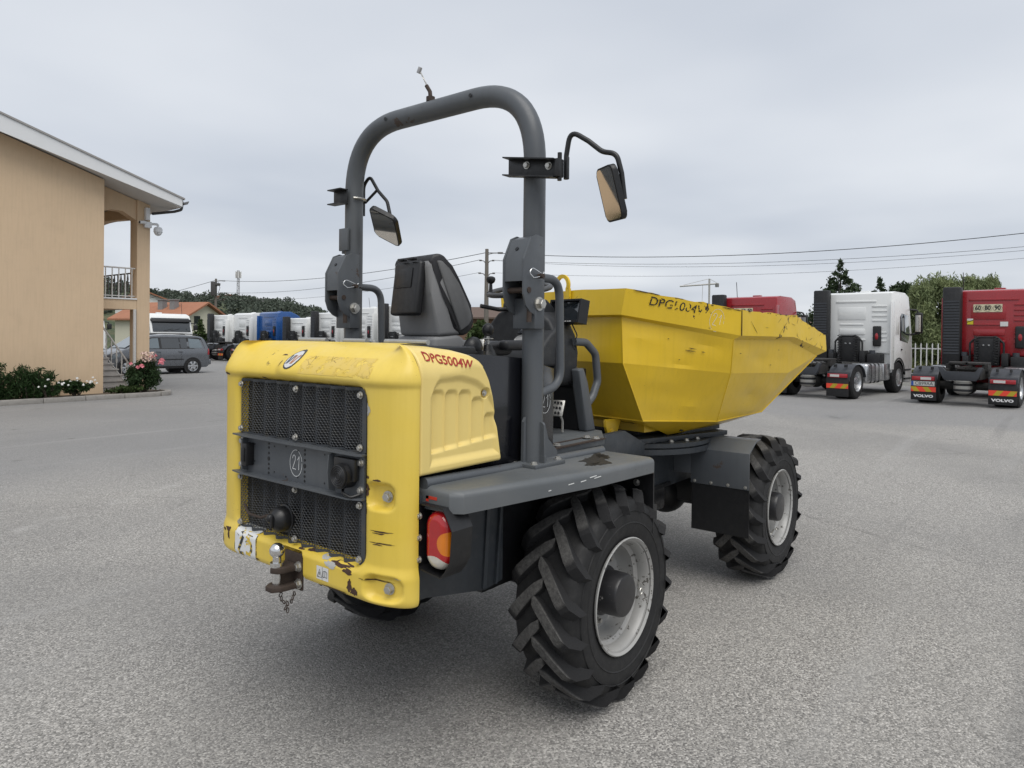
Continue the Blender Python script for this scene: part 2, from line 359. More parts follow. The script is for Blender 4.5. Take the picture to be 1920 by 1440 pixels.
# ---- perforated, corrugated grille panels: real hexagonal holes
GR = plain('grille_grey_paint', (.045, .050, .057), .5, var=.2, sc=10, dirt=.45, dirtc=(.10, .085, .055))
def grille(z0, z1, name, stretch=.0):
    mb = MB(); pit = .0128; hz = pit*math.sqrt(3)/2; ny = int(.885/pit); nz = int((z1-z0)/hz); c6 = [(math.cos(PI/6+k*PI/3), math.sin(PI/6+k*PI/3)) for k in range(6)]
    def X(y): return -1.222+.011*math.cos(2*PI*y/.098)
    ro = pit/math.sqrt(3)*1.005; ri_ = ro*.76
    vs = []; fs = []
    for j in range(nz+1):
        for i in range(ny+1):
            y = -.4425+i*pit+(.5*pit if j % 2 else 0); z = z0+.005+j*hz
            if y > .4425: continue
            edge = i == 0 or j == 0 or j == nz or y > .43
            n = len(vs)
            for c, s_ in c6: vs.append((X(y+c*ro), y+c*ro, z+s_*ro))
            for c, s_ in c6: vs.append((X(y+c*ri_)+.002, y+c*ri_, z+s_*ri_))
            for k in range(6):
                k2 = (k+1) % 6; fs.append((n+k, n+k2, n+6+k2, n+6+k))
    mb.add(vs, fs)
    for yy in (-.4505, .4505): # solid side margins
        A_ = np.array([[(X(y)-.0005, y, z) for y in np.linspace(yy-.009, yy+.009, 4)] for z in (z0, z1+.004)]); mb.grid(A_)
    A_ = np.array([[(X(y), y, z) for y in np.linspace(-.455, .455, 120)] for z in (z0-.012, z0+.004)]); mb.grid(A_)
    A_ = np.array([[(X(y), y, z) for y in np.linspace(-.455, .455, 120)] for z in (z1-.002, z1+.01)]); mb.grid(A_)
    return part(mb, name, GR, ang=20, recalc=False)
G1 = grille(1.325, 1.572, 'grille_panel'); G2 = grille(.882, 1.135, 'grille_panel')
for z in (1.555, 1.345):
    for y in (-.435, .0, .44): bolt((-1.236, y, z), (-1, 0, 0), .011, .013, G1)
for z in (1.115, .90):
    for y in (-.435, .0, .44): bolt((-1.236, y, z), (-1, 0, 0), .011, .013, G2)
# ---- cross beam between the grilles
mb = MB(); mb.b2(-1.232, -1.222, -.455, .455, 1.142, 1.318)
mb.prism([(-1.225, -.462), (-1.225, .462), (-1.262, .475), (-1.272, .38), (-1.272, -.04), (-1.264, -.10), (-1.264, -.44), (-1.25, -.462)], 2, 1.314, 1.321)
mb.prism([(-1.225, -.462), (-1.225, .462), (-1.262, .475), (-1.276, .38), (-1.276, -.40), (-1.25, -.462)], 2, 1.139, 1.146)
mb.prism([(-1.225, 1.146), (-1.262, 1.16), (-1.268, 1.23), (-1.262, 1.30), (-1.225, 1.314)], 1, .388, .394)
mb.prism([(-1.225, 1.146), (-1.262, 1.16), (-1.268, 1.23), (-1.262, 1.30), (-1.225, 1.314)], 1, -.262, -.268)
BEAM = part(mb, 'cross_beam', GREY)
mb = MB()
for y in (.215, -.06):
    for z in (1.16, 1.18, 1.2, 1.225, 1.25, 1.275, 1.293): mb.cyl((-1.229, y, z), (-1.2335, y, z), .006 if z != 1.225 else .010, 8)
for y, z in ((.17, 1.285), (.17, 1.17), (.08, 1.295), (.08, 1.16), (-.01, 1.285), (-.01, 1.17), (-.2, 1.29), (-.2, 1.17), (.33, 1.2), (.33, 1.28)): mb.cyl((-1.229, y, z), (-1.2335, y, z), .004, 8)
part(mb, 'bolt_hole', BLACK, BEAM)
for z in (1.285, 1.175):
    for y in (-.437, .437): bolt((-1.232, y, z), (-1, 0, 0), .012, .014, BEAM)
mb = MB(); mb.b2(-1.275, -1.232, .335, .375, 1.18, 1.285, .005); mb.b2(-1.282, -1.27, .343, .367, 1.20, 1.265, .003); part(mb, 'number_plate_lamp', BLACK, BEAM)
mb = MB(); mb.cyl((-1.235, -.365, 1.23), (-1.285, -.365, 1.23), .052, 26); mb.cyl((-1.285, -.365, 1.23), (-1.292, -.365, 1.23), .047, 26)
for k in range(4): mb.lathe([(.012+k*.009, -1.2915), (.0155+k*.009, -1.295), (.019+k*.009, -1.2915)], (0, -.365, 1.23), 0, 24)
mb.b2(-1.265, -1.235, -.43, -.30, 1.21, 1.30, .008)
mb.tube(fillet([(-1.26, -.36, 1.18), (-1.28, -.38, 1.165), (-1.27, -.42, 1.15), (-1.24, -.44, 1.16)], .02, 4), .006, 8)
part(mb, 'reversing_alarm', BLACK, BEAM)
def chalk21(mtx, size, name='chalk_number', parent=None, circ=True, w=.0019):
    mb = MB(); S = size
    two = [(-.33, .22), (-.30, .36), (-.18, .42), (-.08, .32), (-.10, .15), (-.22, -.08), (-.34, -.33), (-.2, -.30), (-.05, -.33)]
    one = [(.08, .18), (.17, .26), (.24, .40), (.22, .05), (.20, -.33)]
    for pl_ in (two, one): mb.tube(fillet([(x*S, y*S, 0) for x, y in pl_], .12*S, 4), w, 6)
    if circ: mb.tube([(.52*S*math.cos(a)-.04*S, .68*S*math.sin(a), 0) for a in np.linspace(.2, 2*PI+.05, 40)], w*.8, 6)
    for i, v in enumerate(mb.v): mb.v[i] = (v[0], v[1], v[2]*.25)
    mb.xf(mtx); return part(mb, name, CHALK, parent)
chalk21(frame((-1.2330, .0, 1.23), (0, -1, 0), (0, 0, 1)), .085, parent=BEAM)
# ---- round socket with cable in the lower grille
mb = MB(); mb.lathe([(.0, -1.30), (.03, -1.298), (.05, -1.28), (.056, -1.255), (.055, -1.235), (.062, -1.232), (.062, -1.222)], (0, .085, .975), 0, 28)
mb.sphere((-1.298, .095, .985), .020, 12, 8); mb.b2(-1.31, -1.295, .07, .082, .945, 1.0, .004)
SOCK = part(mb, 'trailer_socket', BLACK)
mb = MB(); mb.tube(fillet([(-1.24, .40, .99), (-1.25, .35, .955), (-1.255, .24, .955), (-1.245, .14, .99)], .03, 5), .006, 8); part(mb, 'cable', RUST, SOCK)
# ---- badge, stickers, wear
def patch(y0, y1, z0, z1, off, n=24, m=10, shape=None):
    yy, zz_ = np.meshgrid(np.linspace(y0, y1, n), np.linspace(z0, z1, m)); mb = MB(); A_ = hood(yy, zz_, off); mk = None
    if shape is not None:
        cy, cz = (yy[:-1, :-1]+yy[1:, 1:])/2, (zz_[:-1, :-1]+zz_[1:, 1:])/2; mk = shape(cy, cz)
    mb.grid(A_, mk); return mb
ell = lambda k: (lambda y, z: ((y-.05)/(.046*k))**2+((z-1.683)/(.042*k))**2 < 1)
part(patch(-.02, .12, 1.62, 1.745, .0015, 60, 60, ell(1.0)), 'badge', plain('badge_dark_rim', (.02, .022, .025), .4), HOOD, ang=60, recalc=False)
part(patch(-.02, .12, 1.62, 1.745, .003, 60, 60, ell(.84)), 'badge_face', plain('badge_white_face', (.6, .6, .6), .35, coat=.3), HOOD, ang=60, recalc=False)
def stroke(mb, pts, w, off):
    """flat stroke on the hood surface through (y,z) points"""
    P_ = [Vector((p[0], p[1])) for p in pts]; rows = []
    for i, p in enumerate(P_):
        t = ((P_[min(i+1, len(P_)-1)]-P_[max(i-1, 0)])).normalized(); n = Vector((-t.y, t.x))*w/2
        a, b = p+n, p-n; rows.append([hood(a.x, a.y, off), hood(b.x, b.y, off)])
    mb.grid(np.array(rows))
mb = MB(); stroke(mb, [(.080, 1.70), (.073, 1.665), (.066, 1.67)], .010, .0045); stroke(mb, [(.066, 1.67), (.058, 1.70)], .010, .0045); part(mb, 'badge_mark', plain('badge_blue_grey', (.06, .08, .11), .4), HOOD, ang=60, recalc=False)
mb = MB(); stroke(mb, [(.050, 1.70), (.044, 1.665), (.036, 1.668), (.028, 1.695), (.020, 1.70)], .009, .0045); part(mb, 'badge_mark', plain('badge_copper', (.40, .16, .06), .4), HOOD, ang=60, recalc=False)
def residue():
    n = NT('peeled_lettering_residue'); k = n.noise(26, 6, .65, n.map((1, 1, 1))); v = n.vor(22, None, 'DISTANCE_TO_EDGE')
    a = n.mix(n.ramp(n.noise(14, 4), [(.35, 0.0), (.65, 1.0)]), (.68, .485, .075), (.64, .47, .13)); crack = n.math('MULTIPLY', n.ramp(v, [(.0, 1.0), (.035, 0.0)]), n.ramp(n.noise(9, 2), [(.5, 0.0), (.6, 1.0)]))
    n.col(n.mix(crack, a, (.16, .10, .03))); n.set(Roughness=.6, Alpha=n.ramp(k, [(.43, 0.0), (.45, 1.0)])); n.m.blend_method = 'HASHED'; return n.m
part(patch(-.50, -.03, 1.625, 1.70, .0012, 40, 12), 'lettering_residue', residue(), HOOD, ang=60, recalc=False)
def sticker(name, base, chipc, edge=.58, sc=22):
    n = NT(name); k = n.noise(sc, 6, .6); msk = n.ramp(k, [(edge, 0.0), (edge+.015, 1.0)]); n.col(n.mix(msk, base, chipc)); n.set(Roughness=.4); return n.m
ST_W = sticker('peeling_white_sticker', (.70, .71, .71), (.66, .47, .06), .60, 17); ST_B = sticker('peeling_black_print', (.02, .022, .02), (.66, .47, .06), .50, 22)
part(patch(.25, .47, .745, .895, .0015, 40, 30, lambda y, z: rrect(y, z, .365, .81, .088, .085, .05) < 0), 'speed_limit_sticker', ST_W, HOOD, ang=60, recalc=False)
part(patch(.25, .47, .745, .90, .0010, 60, 40, lambda y, z: np.abs(rrect(y, z, .365, .81, .092, .089, .053)) < .003), 'sticker_outline', ST_B, HOOD, ang=60, recalc=False)
mb = MB(); stroke(mb, [(0.4250, .845), (0.4130, .866), (0.3900, .862), (0.3830, .84), (0.4000, .81), (0.4200, .775), (0.4200, .762), (0.3800, .762)], .017, .003)
stroke(mb, [(0.3070, .862), (0.3530, .862), (0.3550, .825), (0.3350, .832), (0.3150, .818), (0.3110, .79), (0.3270, .768), (0.3570, .772)], .017, .003); part(mb, 'speed_number', ST_B, HOOD, ang=60, recalc=False)
STW2 = plain('white_sticker', (.66, .66, .65), .4, var=.08, sc=30)
part(patch(-.265, -.185, .775, .830, .0015, 12, 10), 'warning_sticker', STW2, HOOD, ang=60, recalc=False)
mb = MB()
stroke(mb, [(-0.1930, .785), (-0.2070, .818), (-0.2210, .785), (-0.1930, .785)], .003, .003); stroke(mb, [(-0.2070, .806), (-0.2070, .794)], .003, .003)
stroke(mb, [(-0.2300, .788), (-0.2430, .792), (-0.2560, .788), (-0.2560, .812), (-0.2430, .816), (-0.2300, .812), (-0.2300, .788)], .0025, .003); stroke(mb, [(-0.2430, .792), (-0.2430, .816)], .002, .003); stroke(mb, [(-0.2250, .776), (-0.2250, .829)], .0015, .003)
part(mb, 'warning_symbol', BLACK, HOOD, ang=60, recalc=False)
CHIP = plain('rusty_paint_loss', (.060, .030, .018), .8, var=.5, sc=60); PRIM = plain('bare_primer_patch', (.42, .42, .40), .7, var=.15, sc=50)
def blotch(cy, cz, w, h, seed, m, n=22, off=.0012):
    r_ = np.random.default_rng(seed); a = np.linspace(0, 2*PI, n, endpoint=False); rr = 1+.45*(r_.random(n)-.5)+.3*np.sin(3*a+seed)*.5
    pts = [(cy+w*.5*math.cos(x)*q, cz+h*.5*math.sin(x)*q) for x, q in zip(a, rr)]; mb = MB()
    vs = [hood(cy, cz, off)]+[hood(p[0], p[1], off) for p in pts]; mb.add([tuple(map(float, v)) for v in vs], [(0, i+1, (i+1) % n+1) for i in range(n)])
    return part(mb, 'paint_chip', m, HOOD, ang=60, recalc=False)
for i, (cy, cz, w, h, m) in enumerate([(-.335, .862, .13, .018, CHIP), (-.275, .848, .07, .030, PRIM), (-.385, .845, .06, .022, CHIP), (-.40, .79, .03, .055, CHIP), (-.43, .775, .035, .03, CHIP), (-.225, .868, .05, .016, PRIM), (-.525, .835, .14, .006, CHIP),
        (.52, .855, .05, .02, CHIP), (.565, .845, .04, .012, CHIP), (.515, .83, .018, .045, CHIP), (.565, 1.60, .06, .013, CHIP), (.25, 1.593, .03, .010, CHIP), (.13, 1.665, .008, .026, CHIP), (-.475, 1.185, .016, .05, CHIP), (-.48, 1.235, .03, .010, CHIP), (-.535, 1.228, .035, .008, CHIP), (-.472, 1.10, .008, .025, CHIP),
        (-.465, 1.53, .018, .025, CHIP), (-.462, 1.555, .014, .05, CHIP), (-.555, 1.03, .09, .006, CHIP), (-.545, 1.022, .06, .005, CHIP), (-.56, .985, .10, .005, CHIP), (-.54, .978, .05, .004, CHIP), (-.115, .872, .06, .006, CHIP), (-.05, .868, .04, .005, CHIP), (-.62, .855, .03, .006, PRIM), (-.3, .752, .16, .008, CHIP), (.3, .76, .1, .010, CHIP), (.6, .79, .02, .04, CHIP), (.17, 1.70, .04, .006, CHIP), (-.48, 1.50, .03, .045, PRIM)]): blotch(cy, cz, w, h, i, m)
# pocket bolts
for s in (-1,):
    for y0, z in ((.565, 1.165), (.585, .812)):
        p = hood(s*y0, z); bolt((p[0]-.002, p[1], p[2]), (-1, s*.25, 0), .017, .022, HOOD)
# ---- tow hitch
HP = .005
mb = MB(); mb.b2(-1.245, -1.232, HP-.068, HP+.062, .685, .845, .012); mb.prism([(-1.245, HP-.05), (-1.245, HP+.05), (-1.32, HP+.04), (-1.355, HP+.0), (-1.34, HP-.035), (-1.31, HP-.045)], 2, .775, .80, .004)
mb.prism([(-1.245, HP-.06), (-1.245, HP+.05), (-1.33, HP+.044), (-1.365, HP+.02), (-1.365, HP-.025), (-1.33, HP-.048)], 2, .700, .722, .004)
mb.b2(-1.33, -1.245, HP-.012, HP+.012, .7225, .775)
HITCH = part(mb, 'tow_hitch', RUST)
mb = MB(); mb.sphere((-1.322, HP, .868), .032, 24, 16); mb.cyl((-1.322, HP, .80), (-1.322, HP, .85), .018, 20); mb.cyl((-1.322, HP, .80), (-1.322, HP, .818), .028, 20)
mb.cyl((-1.322, HP, .685), (-1.322, HP, .80), .019, 20); part(mb, 'tow_ball', CHROME, HITCH)
bolt((-1.245, HP-.048, .79), (-1, 0, 0), .017, .020, HITCH); bolt((-1.245, HP-.048, .715), (-1, 0, 0), .017, .018, HITCH)
link_me = MB(); link_me.tube([(.006*math.cos(a), 0, .011*math.sin(a)) for a in np.linspace(0, 2*PI, 15)[:-1]], .0022, 6, True); LM = link_me.mesh('chain_link'); LM.materials.append(RUST)
cp = fillet([(-1.31, HP-.01, .695), (-1.32, HP-.03, .655), (-1.29, HP-.055, .64), (-1.27, HP-.06, .695)], .03, 10); L_ = 0
cq = [cp[0]]
for p in cp:
    while (p-cq[-1]).length > .017: cq.append(cq[-1]+(p-cq[-1]).normalized()*.017)
for i, p in enumerate(cq+[Vector((-1.31, HP-.05, .632)), Vector((-1.302, HP-.052, .618))]):
    o = bpy.data.objects.new('chain_link', LM); COL.objects.link(o); o.parent = HITCH; o.location = p; o.rotation_euler = (random.uniform(-.5, .5), random.uniform(-.5, .5), (i % 2)*PI/2+.3)

# ---- side panels
_sx = np.linspace(-1.3, -.5, 801)
def _smooth(xs, zs, win):
    t = np.interp(_sx, xs, zs); k = np.hanning(win); k /= k.sum(); return np.convolve(np.pad(t, win//2, mode='edge'), k, 'same')[win//2:-(win//2)]
_zt = _smooth([-1.2, -1.13, -1.0, -.90, -.83, -.78, -.745, -.72, -.705, -.69, -.66, -.63], [1.757, 1.757, 1.75, 1.735, 1.715, 1.690, 1.658, 1.618, 1.582, 1.53, 1.40, 1.25], 41)
def ztop(x): return np.interp(x, _sx, _zt)
_ar = _smooth([-1.09, -1.07, -1.03, -.9, -.8, -.72, -.68, -.65], [1.50, 1.585, 1.628, 1.632, 1.608, 1.555, 1.49, 1.30], 81)
def side_panel(s):
    xs = np.concatenate([np.linspace(-1.135, -.75, 134), np.linspace(-.75, -.630, 70)[1:]]); v = np.concatenate([np.linspace(0, 1, 150), 1+np.sin(np.linspace(0, PI/2, 16))[1:]])
    XX, VV = np.meshgrid(xs, v); zt = ztop(XX); kx = sst(-.74, -1.02, XX) if False else 1-sst(-1.02, -.76, XX); rt = np.minimum(.035+.095*kx, (zt-1.245)*.5); zl = zt-rt
    Z = np.where(VV <= 1, 1.245+(zl-1.245)*VV, zl+rt*(VV-1)); e = np.where(VV > 1, 1-np.sqrt(np.maximum(0, 1-(np.minimum(VV, 2)-1)**2)), 0)
    dep = np.zeros_like(XX)
    # arched recess
    def sd_arch(x, z):
        top_ = np.interp(x, _sx, _ar)
        return np.maximum(np.maximum(-1.082-x, z-top_), np.maximum(1.275-z, x-(-.655-.13*(z-1.3)*.9)))
    dep -= .014*(1-sst(-.030, .006, sd_arch(XX, Z)))
    w_ = .0805
    for k in range(5):
        x0 = -1.066+k*w_; x1 = x0+w_; tz = 1.578-.004*k-(.030 if k == 3 else 0)-(.10 if k == 4 else 0); bz = 1.322+.006*k
        lx = (XX-x0)/w_; inx = sst(-.02, .06, lx)*(1-sst(.88, 1.0, lx)); rr = np.hypot(0, 0)
        topr = tz-.02*np.maximum(0, (np.abs(lx-.5)-.2)/.3)**2; inz = (1-sst(-.022, .004, Z-topr))*sst(-.002, .013+.012*np.clip(lx, 0, 1), Z-bz)
        dep -= .020*inx*inz*(1.05-.70*np.clip(lx, 0, 1))
    # latch pocket
    q = np.hypot(XX+.742, Z-1.548); dep -= .014*(1-sst(.015, .026, q))
    # rolled front and rear edges
    xe = np.interp(Z, [1.25, 1.40, 1.53, 1.60, 1.66], [-.63, -.66, -.69, -.715, -.75]); ed = np.clip((.022-(xe-XX))/.022, 0, 1)*(Z < 1.66); dep -= .020*(1-np.sqrt(np.maximum(0, 1-ed*ed)))
    ed = np.clip((.010-(XX+1.135))/.010, 0, 1); dep -= .010*(1-np.sqrt(np.maximum(0, 1-ed*ed)))
    ed = np.clip((.015-(Z-1.245))/.015, 0, 1)*(VV <= 1); dep -= .012*(1-np.sqrt(np.maximum(0, 1-ed*ed)))
    Yv = s*(.672-(.025+.103*kx)*e+dep); A_ = np.stack([XX, Yv, Z], -1); b0 = A_[:1].copy(); b0[..., 1] = s*.64; f0 = A_[:, -1:].copy(); f0[..., 1] = s*.60
    mb = MB(); mb.grid(A_); mb.grid(np.concatenate([b0, A_[:1]], 0)); mb.grid(np.concatenate([A_[:, -1:], f0], 1)); o = part(mb, 'side_panel', Y_PANEL, ang=50)
    bolt((-.742, s*.655, 1.548), (0, s, 0), .010, .008, o); return o
SP = side_panel(-1); side_panel(1)
tm = text_mb('DPG5004W', .052, frame((-.968, -.6925, 1.692), (1, 0, -.16), (0, 0, 1)), .0008, bold=.0006)
# let the lettering follow the curved shoulder
def on_panel(v):
    x, y, z = v; zt = float(ztop(x)); zc = 1.692-.16*(x+.968); kx = float(1-sst(-1.02, -.76, np.float64(x))); rt = .035+.095*kx; am = .025+.103*kx; t = max(0, (zc-(zt-rt))/rt); q_ = math.sqrt(max(.05, 1-t*t)); return (x, -.672+am*(1-q_)+am*t/q_/rt*(z-zc)-.0012+(y+.6925), z)
tm.v = [on_panel(v) for v in tm.v]
nn = NT('worn_red_print'); kk = nn.noise(34, 4, .6); nn.col((.34, .022, .016)); nn.set(Roughness=.5, Alpha=nn.ramp(kk, [(.385, 0.0), (.40, 1.0)])); part(tm, 'model_lettering', nn.m, SP)

# ---- engine bay / seat box behind the side panels
mb = MB(); mb.b2(-1.11, -.66, -.54, .54, .95, 1.69); part(mb, 'engine_bay', BLACK)
mb = MB(); mb.prism([(-.80, 1.19), (-.80, 1.715), (-.62, 1.708), (-.42, 1.692), (-.16, 1.635), (-.16, 1.19)], 1, -.615, -.565, .004); part(mb, 'seat_box_side', BLACKG)
mb = MB(); mb.prism([(-.80, 1.19), (-.80, 1.715), (-.62, 1.708), (-.42, 1.692), (-.16, 1.635), (-.16, 1.19)], 1, .565, .615, .004); part(mb, 'seat_box_side', BLACKG)
mb = MB(); mb.b2(-.63, -.17, -.564, .564, 1.19, 1.60); mb.b2(-.62, -.20, -.55, .55, 1.6, 1.63, .01); part(mb, 'seat_box', BLACK)
chalk21(frame((-.235, -.618, 1.475), (1, 0, 0), (0, 0, 1)), .085, w=.0018)
# ---- fenders (both sides)
def fender(s):
    def P3(x, y, z): return (x, s*y, z)
    zt = lambda x: 1.205-.030*(x+1.1)/1.37
    out_ = [(-1.105, .64), (-1.105, .80), (-1.07, .845), (-.42, .945), (-.30, .962), (.235, .972), (.270, .955), (.285, .60), (.285, .50), (-1.105, .50)]
    mb = MB(); n = len(out_)
    # rings: top inner, top edge, rounded edge, lip bottom, underside
    def inset(d):
        c = Vector((-.4, .55)); r_ = []
        for (x, y) in out_:
            p = Vector((x, y)); 
            dx = d if x < -1.0 else (-d if x > .22 else 0); dy = -d if y > .62 else 0
            r_.append((x+dx, y+dy))
        return r_
    rings = []
    for k in range(6):
        a = PI/2*k/5; d = .028*(1-math.sin(a)); dz = -.028*(1-math.cos(a)); rings.append([(x, y, zt(x)+dz) for x, y in inset(d)])
    rings.append([(x, y, zt(x)-.088-(.0 if x < -.5 else -.012)) for x, y in out_]); rings.append([(x, y, zt(x)-.088-(.0 if x < -.5 else -.012)) for x, y in inset(.008)])
    rings.append([(x, y, zt(x)-.030) for x, y in inset(.010)])
    vs = [P3(*p) for r_ in rings for p in r_]; fs = [tuple(range(n))]
    for i in range(len(rings)-1):
        for k in range(n): fs.append((i*n+k, i*n+(k+1) % n, (i+1)*n+(k+1) % n, (i+1)*n+k))
    mb.add(vs, fs); o = part(mb, 'fender', GREYT, ang=32)
    # raised inner rail along the hood
    mb = MB(); mb.tube([P3(-1.10, .655, 1.212), P3(-.55, .655, 1.194), P3(.24, .655, 1.180)], .024, 12); part(mb, 'fender_rail', GREY, o)
    # wheel-well front flap and liner
    mb = MB(); mb.b2(.262, .272, s*.56, s*.955, .78, 1.09); part(mb, 'splash_flap', BLACK, o)
    for z in (.98, 1.03): bolt((.258, s*.86, z), (-1, 0, 0), .014, .01, o)
    mb = MB(); mb.b2(-.62, .29, s*.50, s*.55, .62, 1.16); part(mb, 'wheel_well_liner', BLACK, o)
    return o
FR = fender(-1); FL = fender(1)
# oily patch and marks on the right fender
def ftop(x): return 1.205-.030*(x+1.1)/1.37
OIL = plain('dark_oil_stain', (.022, .020, .018), .5, var=.4, sc=30)
r_ = np.random.default_rng(4)
def flat_blot(cx_, cy_, w_, h_, n, seed, m, name, parent, z=None, jag=.5, ang=0):
    r_ = np.random.default_rng(seed); pts = []
    for i in range(n):
        a = 2*PI*i/n; q = 1+jag*(r_.random()-.5)*2; dx, dy = w_/2*math.cos(a)*q, h_/2*math.sin(a)*q; x = cx_+dx*math.cos(ang)-dy*math.sin(ang); y = cy_+dx*math.sin(ang)+dy*math.cos(ang); pts.append((x, y, (ftop(x)+.0015) if z is None else z))
    mb = MB(); mb.add([(cx_, cy_, (ftop(cx_)+.0015) if z is None else z)]+pts, [(0, i+1, (i+1) % n+1) for i in range(n)]); return part(mb, name, m, parent, recalc=False)
def stain(cx_, cy_, w_, h_, ang, seed, m, parent):
    r_ = np.random.default_rng(seed); N = 90; a = np.linspace(0, 2*PI, N, endpoint=False); q = np.ones(N)
    for f_, am in ((2, .20), (3, .16), (5, .14), (8, .10), (13, .08), (21, .06)): q = q+am*np.sin(f_*a+r_.random()*6.3)
    pts = []
    for x_, k_ in zip(a, q):
        dx, dy = w_/2*math.cos(x_)*k_, h_/2*math.sin(x_)*k_; x = cx_+dx*math.cos(ang)-dy*math.sin(ang); y = cy_+dx*math.sin(ang)+dy*math.cos(ang); pts.append((x, y, ftop(x)+.0015))
    mb = MB(); mb.add([(cx_, cy_, ftop(cx_)+.0015)]+pts, [(0, i+1, (i+1) % N+1) for i in range(N)]); return part(mb, 'oil_stain', m, parent, recalc=False)
stain(-.05, -.80, .32, .13, .35, 3, OIL, FR); stain(.10, -.735, .24, .05, .75, 9, OIL, FR); stain(-.17, -.86, .12, .03, .2, 6, OIL, FR)
mb = MB(); mb.b2(-1.1065, -1.1055, -.735, -.675, 1.158, 1.170); mb.b2(-1.1065, -1.1055, -.69, -.675, 1.148, 1.170); part(mb, 'paint_mark', plain('red_paint_mark', (.5, .035, .015), .6, var=.3, sc=60), FR)
WM = plain('white_scuff', (.62, .63, .62), .7, var=.3, sc=50)
mb = MB()
for (x0, x1, z) in ((-.50, -.455, 1.150), (-.42, -.375, 1.152), (-.36, -.30, 1.163), (-.33, -.27, 1.156), (-.62, -.60, 1.140)):
    y0 = np.interp((x0+x1)/2, [-1.07, -.42, -.30, .235], [.845, .945, .962, .972]); mb.box(((x0+x1)/2, -y0-.0003, z), ((x1-x0)*.8, .002, .0035), rot(0, -4, -9 if x0 < -.42 else -7))
part(mb, 'scuff_mark', WM, FR)
# ---- rear chassis side plates and tail lights
for s in (-1, 1):
    mb = MB(); mb.prism([(-1.118, .76), (-1.118, 1.165), (-.60, 1.13), (-.60, .70), (-.72, .685), (-.98, .735)], 1, s*.60, s*.655, .004); CH = part(mb, 'chassis_side_plate', DGREY)
    mb = MB(); mb.prism([(-.745, .70), (-.715, 1.14), (-.695, 1.14), (-.72, .70)], 1, s*.655, s*.664); mb.prism([(-.665, .70), (-.625, 1.14), (-.612, 1.14), (-.652, .70)], 1, s*.655, s*.668); part(mb, 'stiffener', DGREY, CH)
    bolt((-.965, s*.657, 1.0), (0, s, 0), .014, .016, CH)
    if s > 0: continue
    # housing: open black box with chamfered corners
    yi, yo, z0, z1 = .665, .845, .872, 1.142
    oc = [(yi, z0+.02), (yi+.02, z0+.012), (yo-.06, z0), (yo-.035, z0+.03), (yo-.01, z0+.07), (yo, z1-.08), (yo-.03, z1-.03), (yo-.05, z1), (yi, z1)]
    def ringp(x, k):
        c = ((yi+yo)/2, (z0+z1)/2); return [(x, s*(c[0]+(y-c[0])*k), c[1]+(z-c[1])*k) for y, z in oc]
    rr = [ringp(-1.135, 1), ringp(-1.135, .965), ringp(-1.06, .96), ]; n = len(oc); mb = MB(); vs = [p for q in rr for p in q]; fs = []
    for i in range(2):
        for k in range(n): fs.append((i*n+k, i*n+(k+1) % n, (i+1)*n+(k+1) % n, (i+1)*n+k))
    fs.append(tuple(range(2*n, 3*n))); mb.add(vs, fs)
    back = ringp(-1.02, 1); back = [(x, y, z) for x, y, z in back]; mb.add([*rr[0], *back], [(k, (k+1) % n, n+(k+1) % n, n+k) for k in range(n)]+[tuple(range(n, 2*n))]); HS = part(mb, 'tail_light_housing', BLACK)
    for z in (.925, 1.01, 1.095): bolt((-1.135, s*.672, z), (-1, 0, 0), .010, .014, HS)
    # lens: domed stadium cut in coloured fields
    ny, nz = 110, 200; cy, cz, hy, hz = .752, 1.008, .062, .112
    U, V = np.meshgrid(np.linspace(-1, 1, ny), np.linspace(-1, 1, nz)); sdv = rrect(U*hy, V*hz, 0, 0, hy, hz, .060); bul = np.clip(-sdv/.035, 0, 1)
    Xl = -1.10-.034*np.sqrt(np.maximum(0, 1-(1-bul)**2)); A_ = np.stack([Xl, s*(cy+U*hy), cz+V*hz], -1)
    uc = (U[:-1, :-1]+U[1:, 1:])/2; vc = (V[:-1, :-1]+V[1:, 1:])/2; sc_ = rrect(uc*hy, vc*hz, 0, 0, hy, hz, .060) < .0
    wht = (((uc+.05)/.95)**2+((vc+.80)/.30)**2 < 1) & sc_; amb = (((uc-1.15)/.95)**2+((vc+.03)/.42)**2 < 1) & sc_ & ~wht; red = sc_ & ~wht & ~amb
    for nm, mk, m in (('red_lens', red, RED_L), ('amber_lens', amb, AMB_L), ('reverse_lens', wht, WHT_L)): mb = MB(); mb.grid(A_, mk); part(mb, nm, m, HS, ang=60, recalc=False)
    mb = MB(); mb.b2(-1.105, -1.06, s*(cy-.055), s*(cy+.055), cz-.105, cz+.105, .01); part(mb, 'lamp_base', BLACK, HS)
mb = MB(); mb.b2(-1.10, -.55, -.59, .59, .72, .96); mb.b2(-.55, .30, -.30, .30, .62, 1.15); part(mb, 'rear_chassis', DGREY)
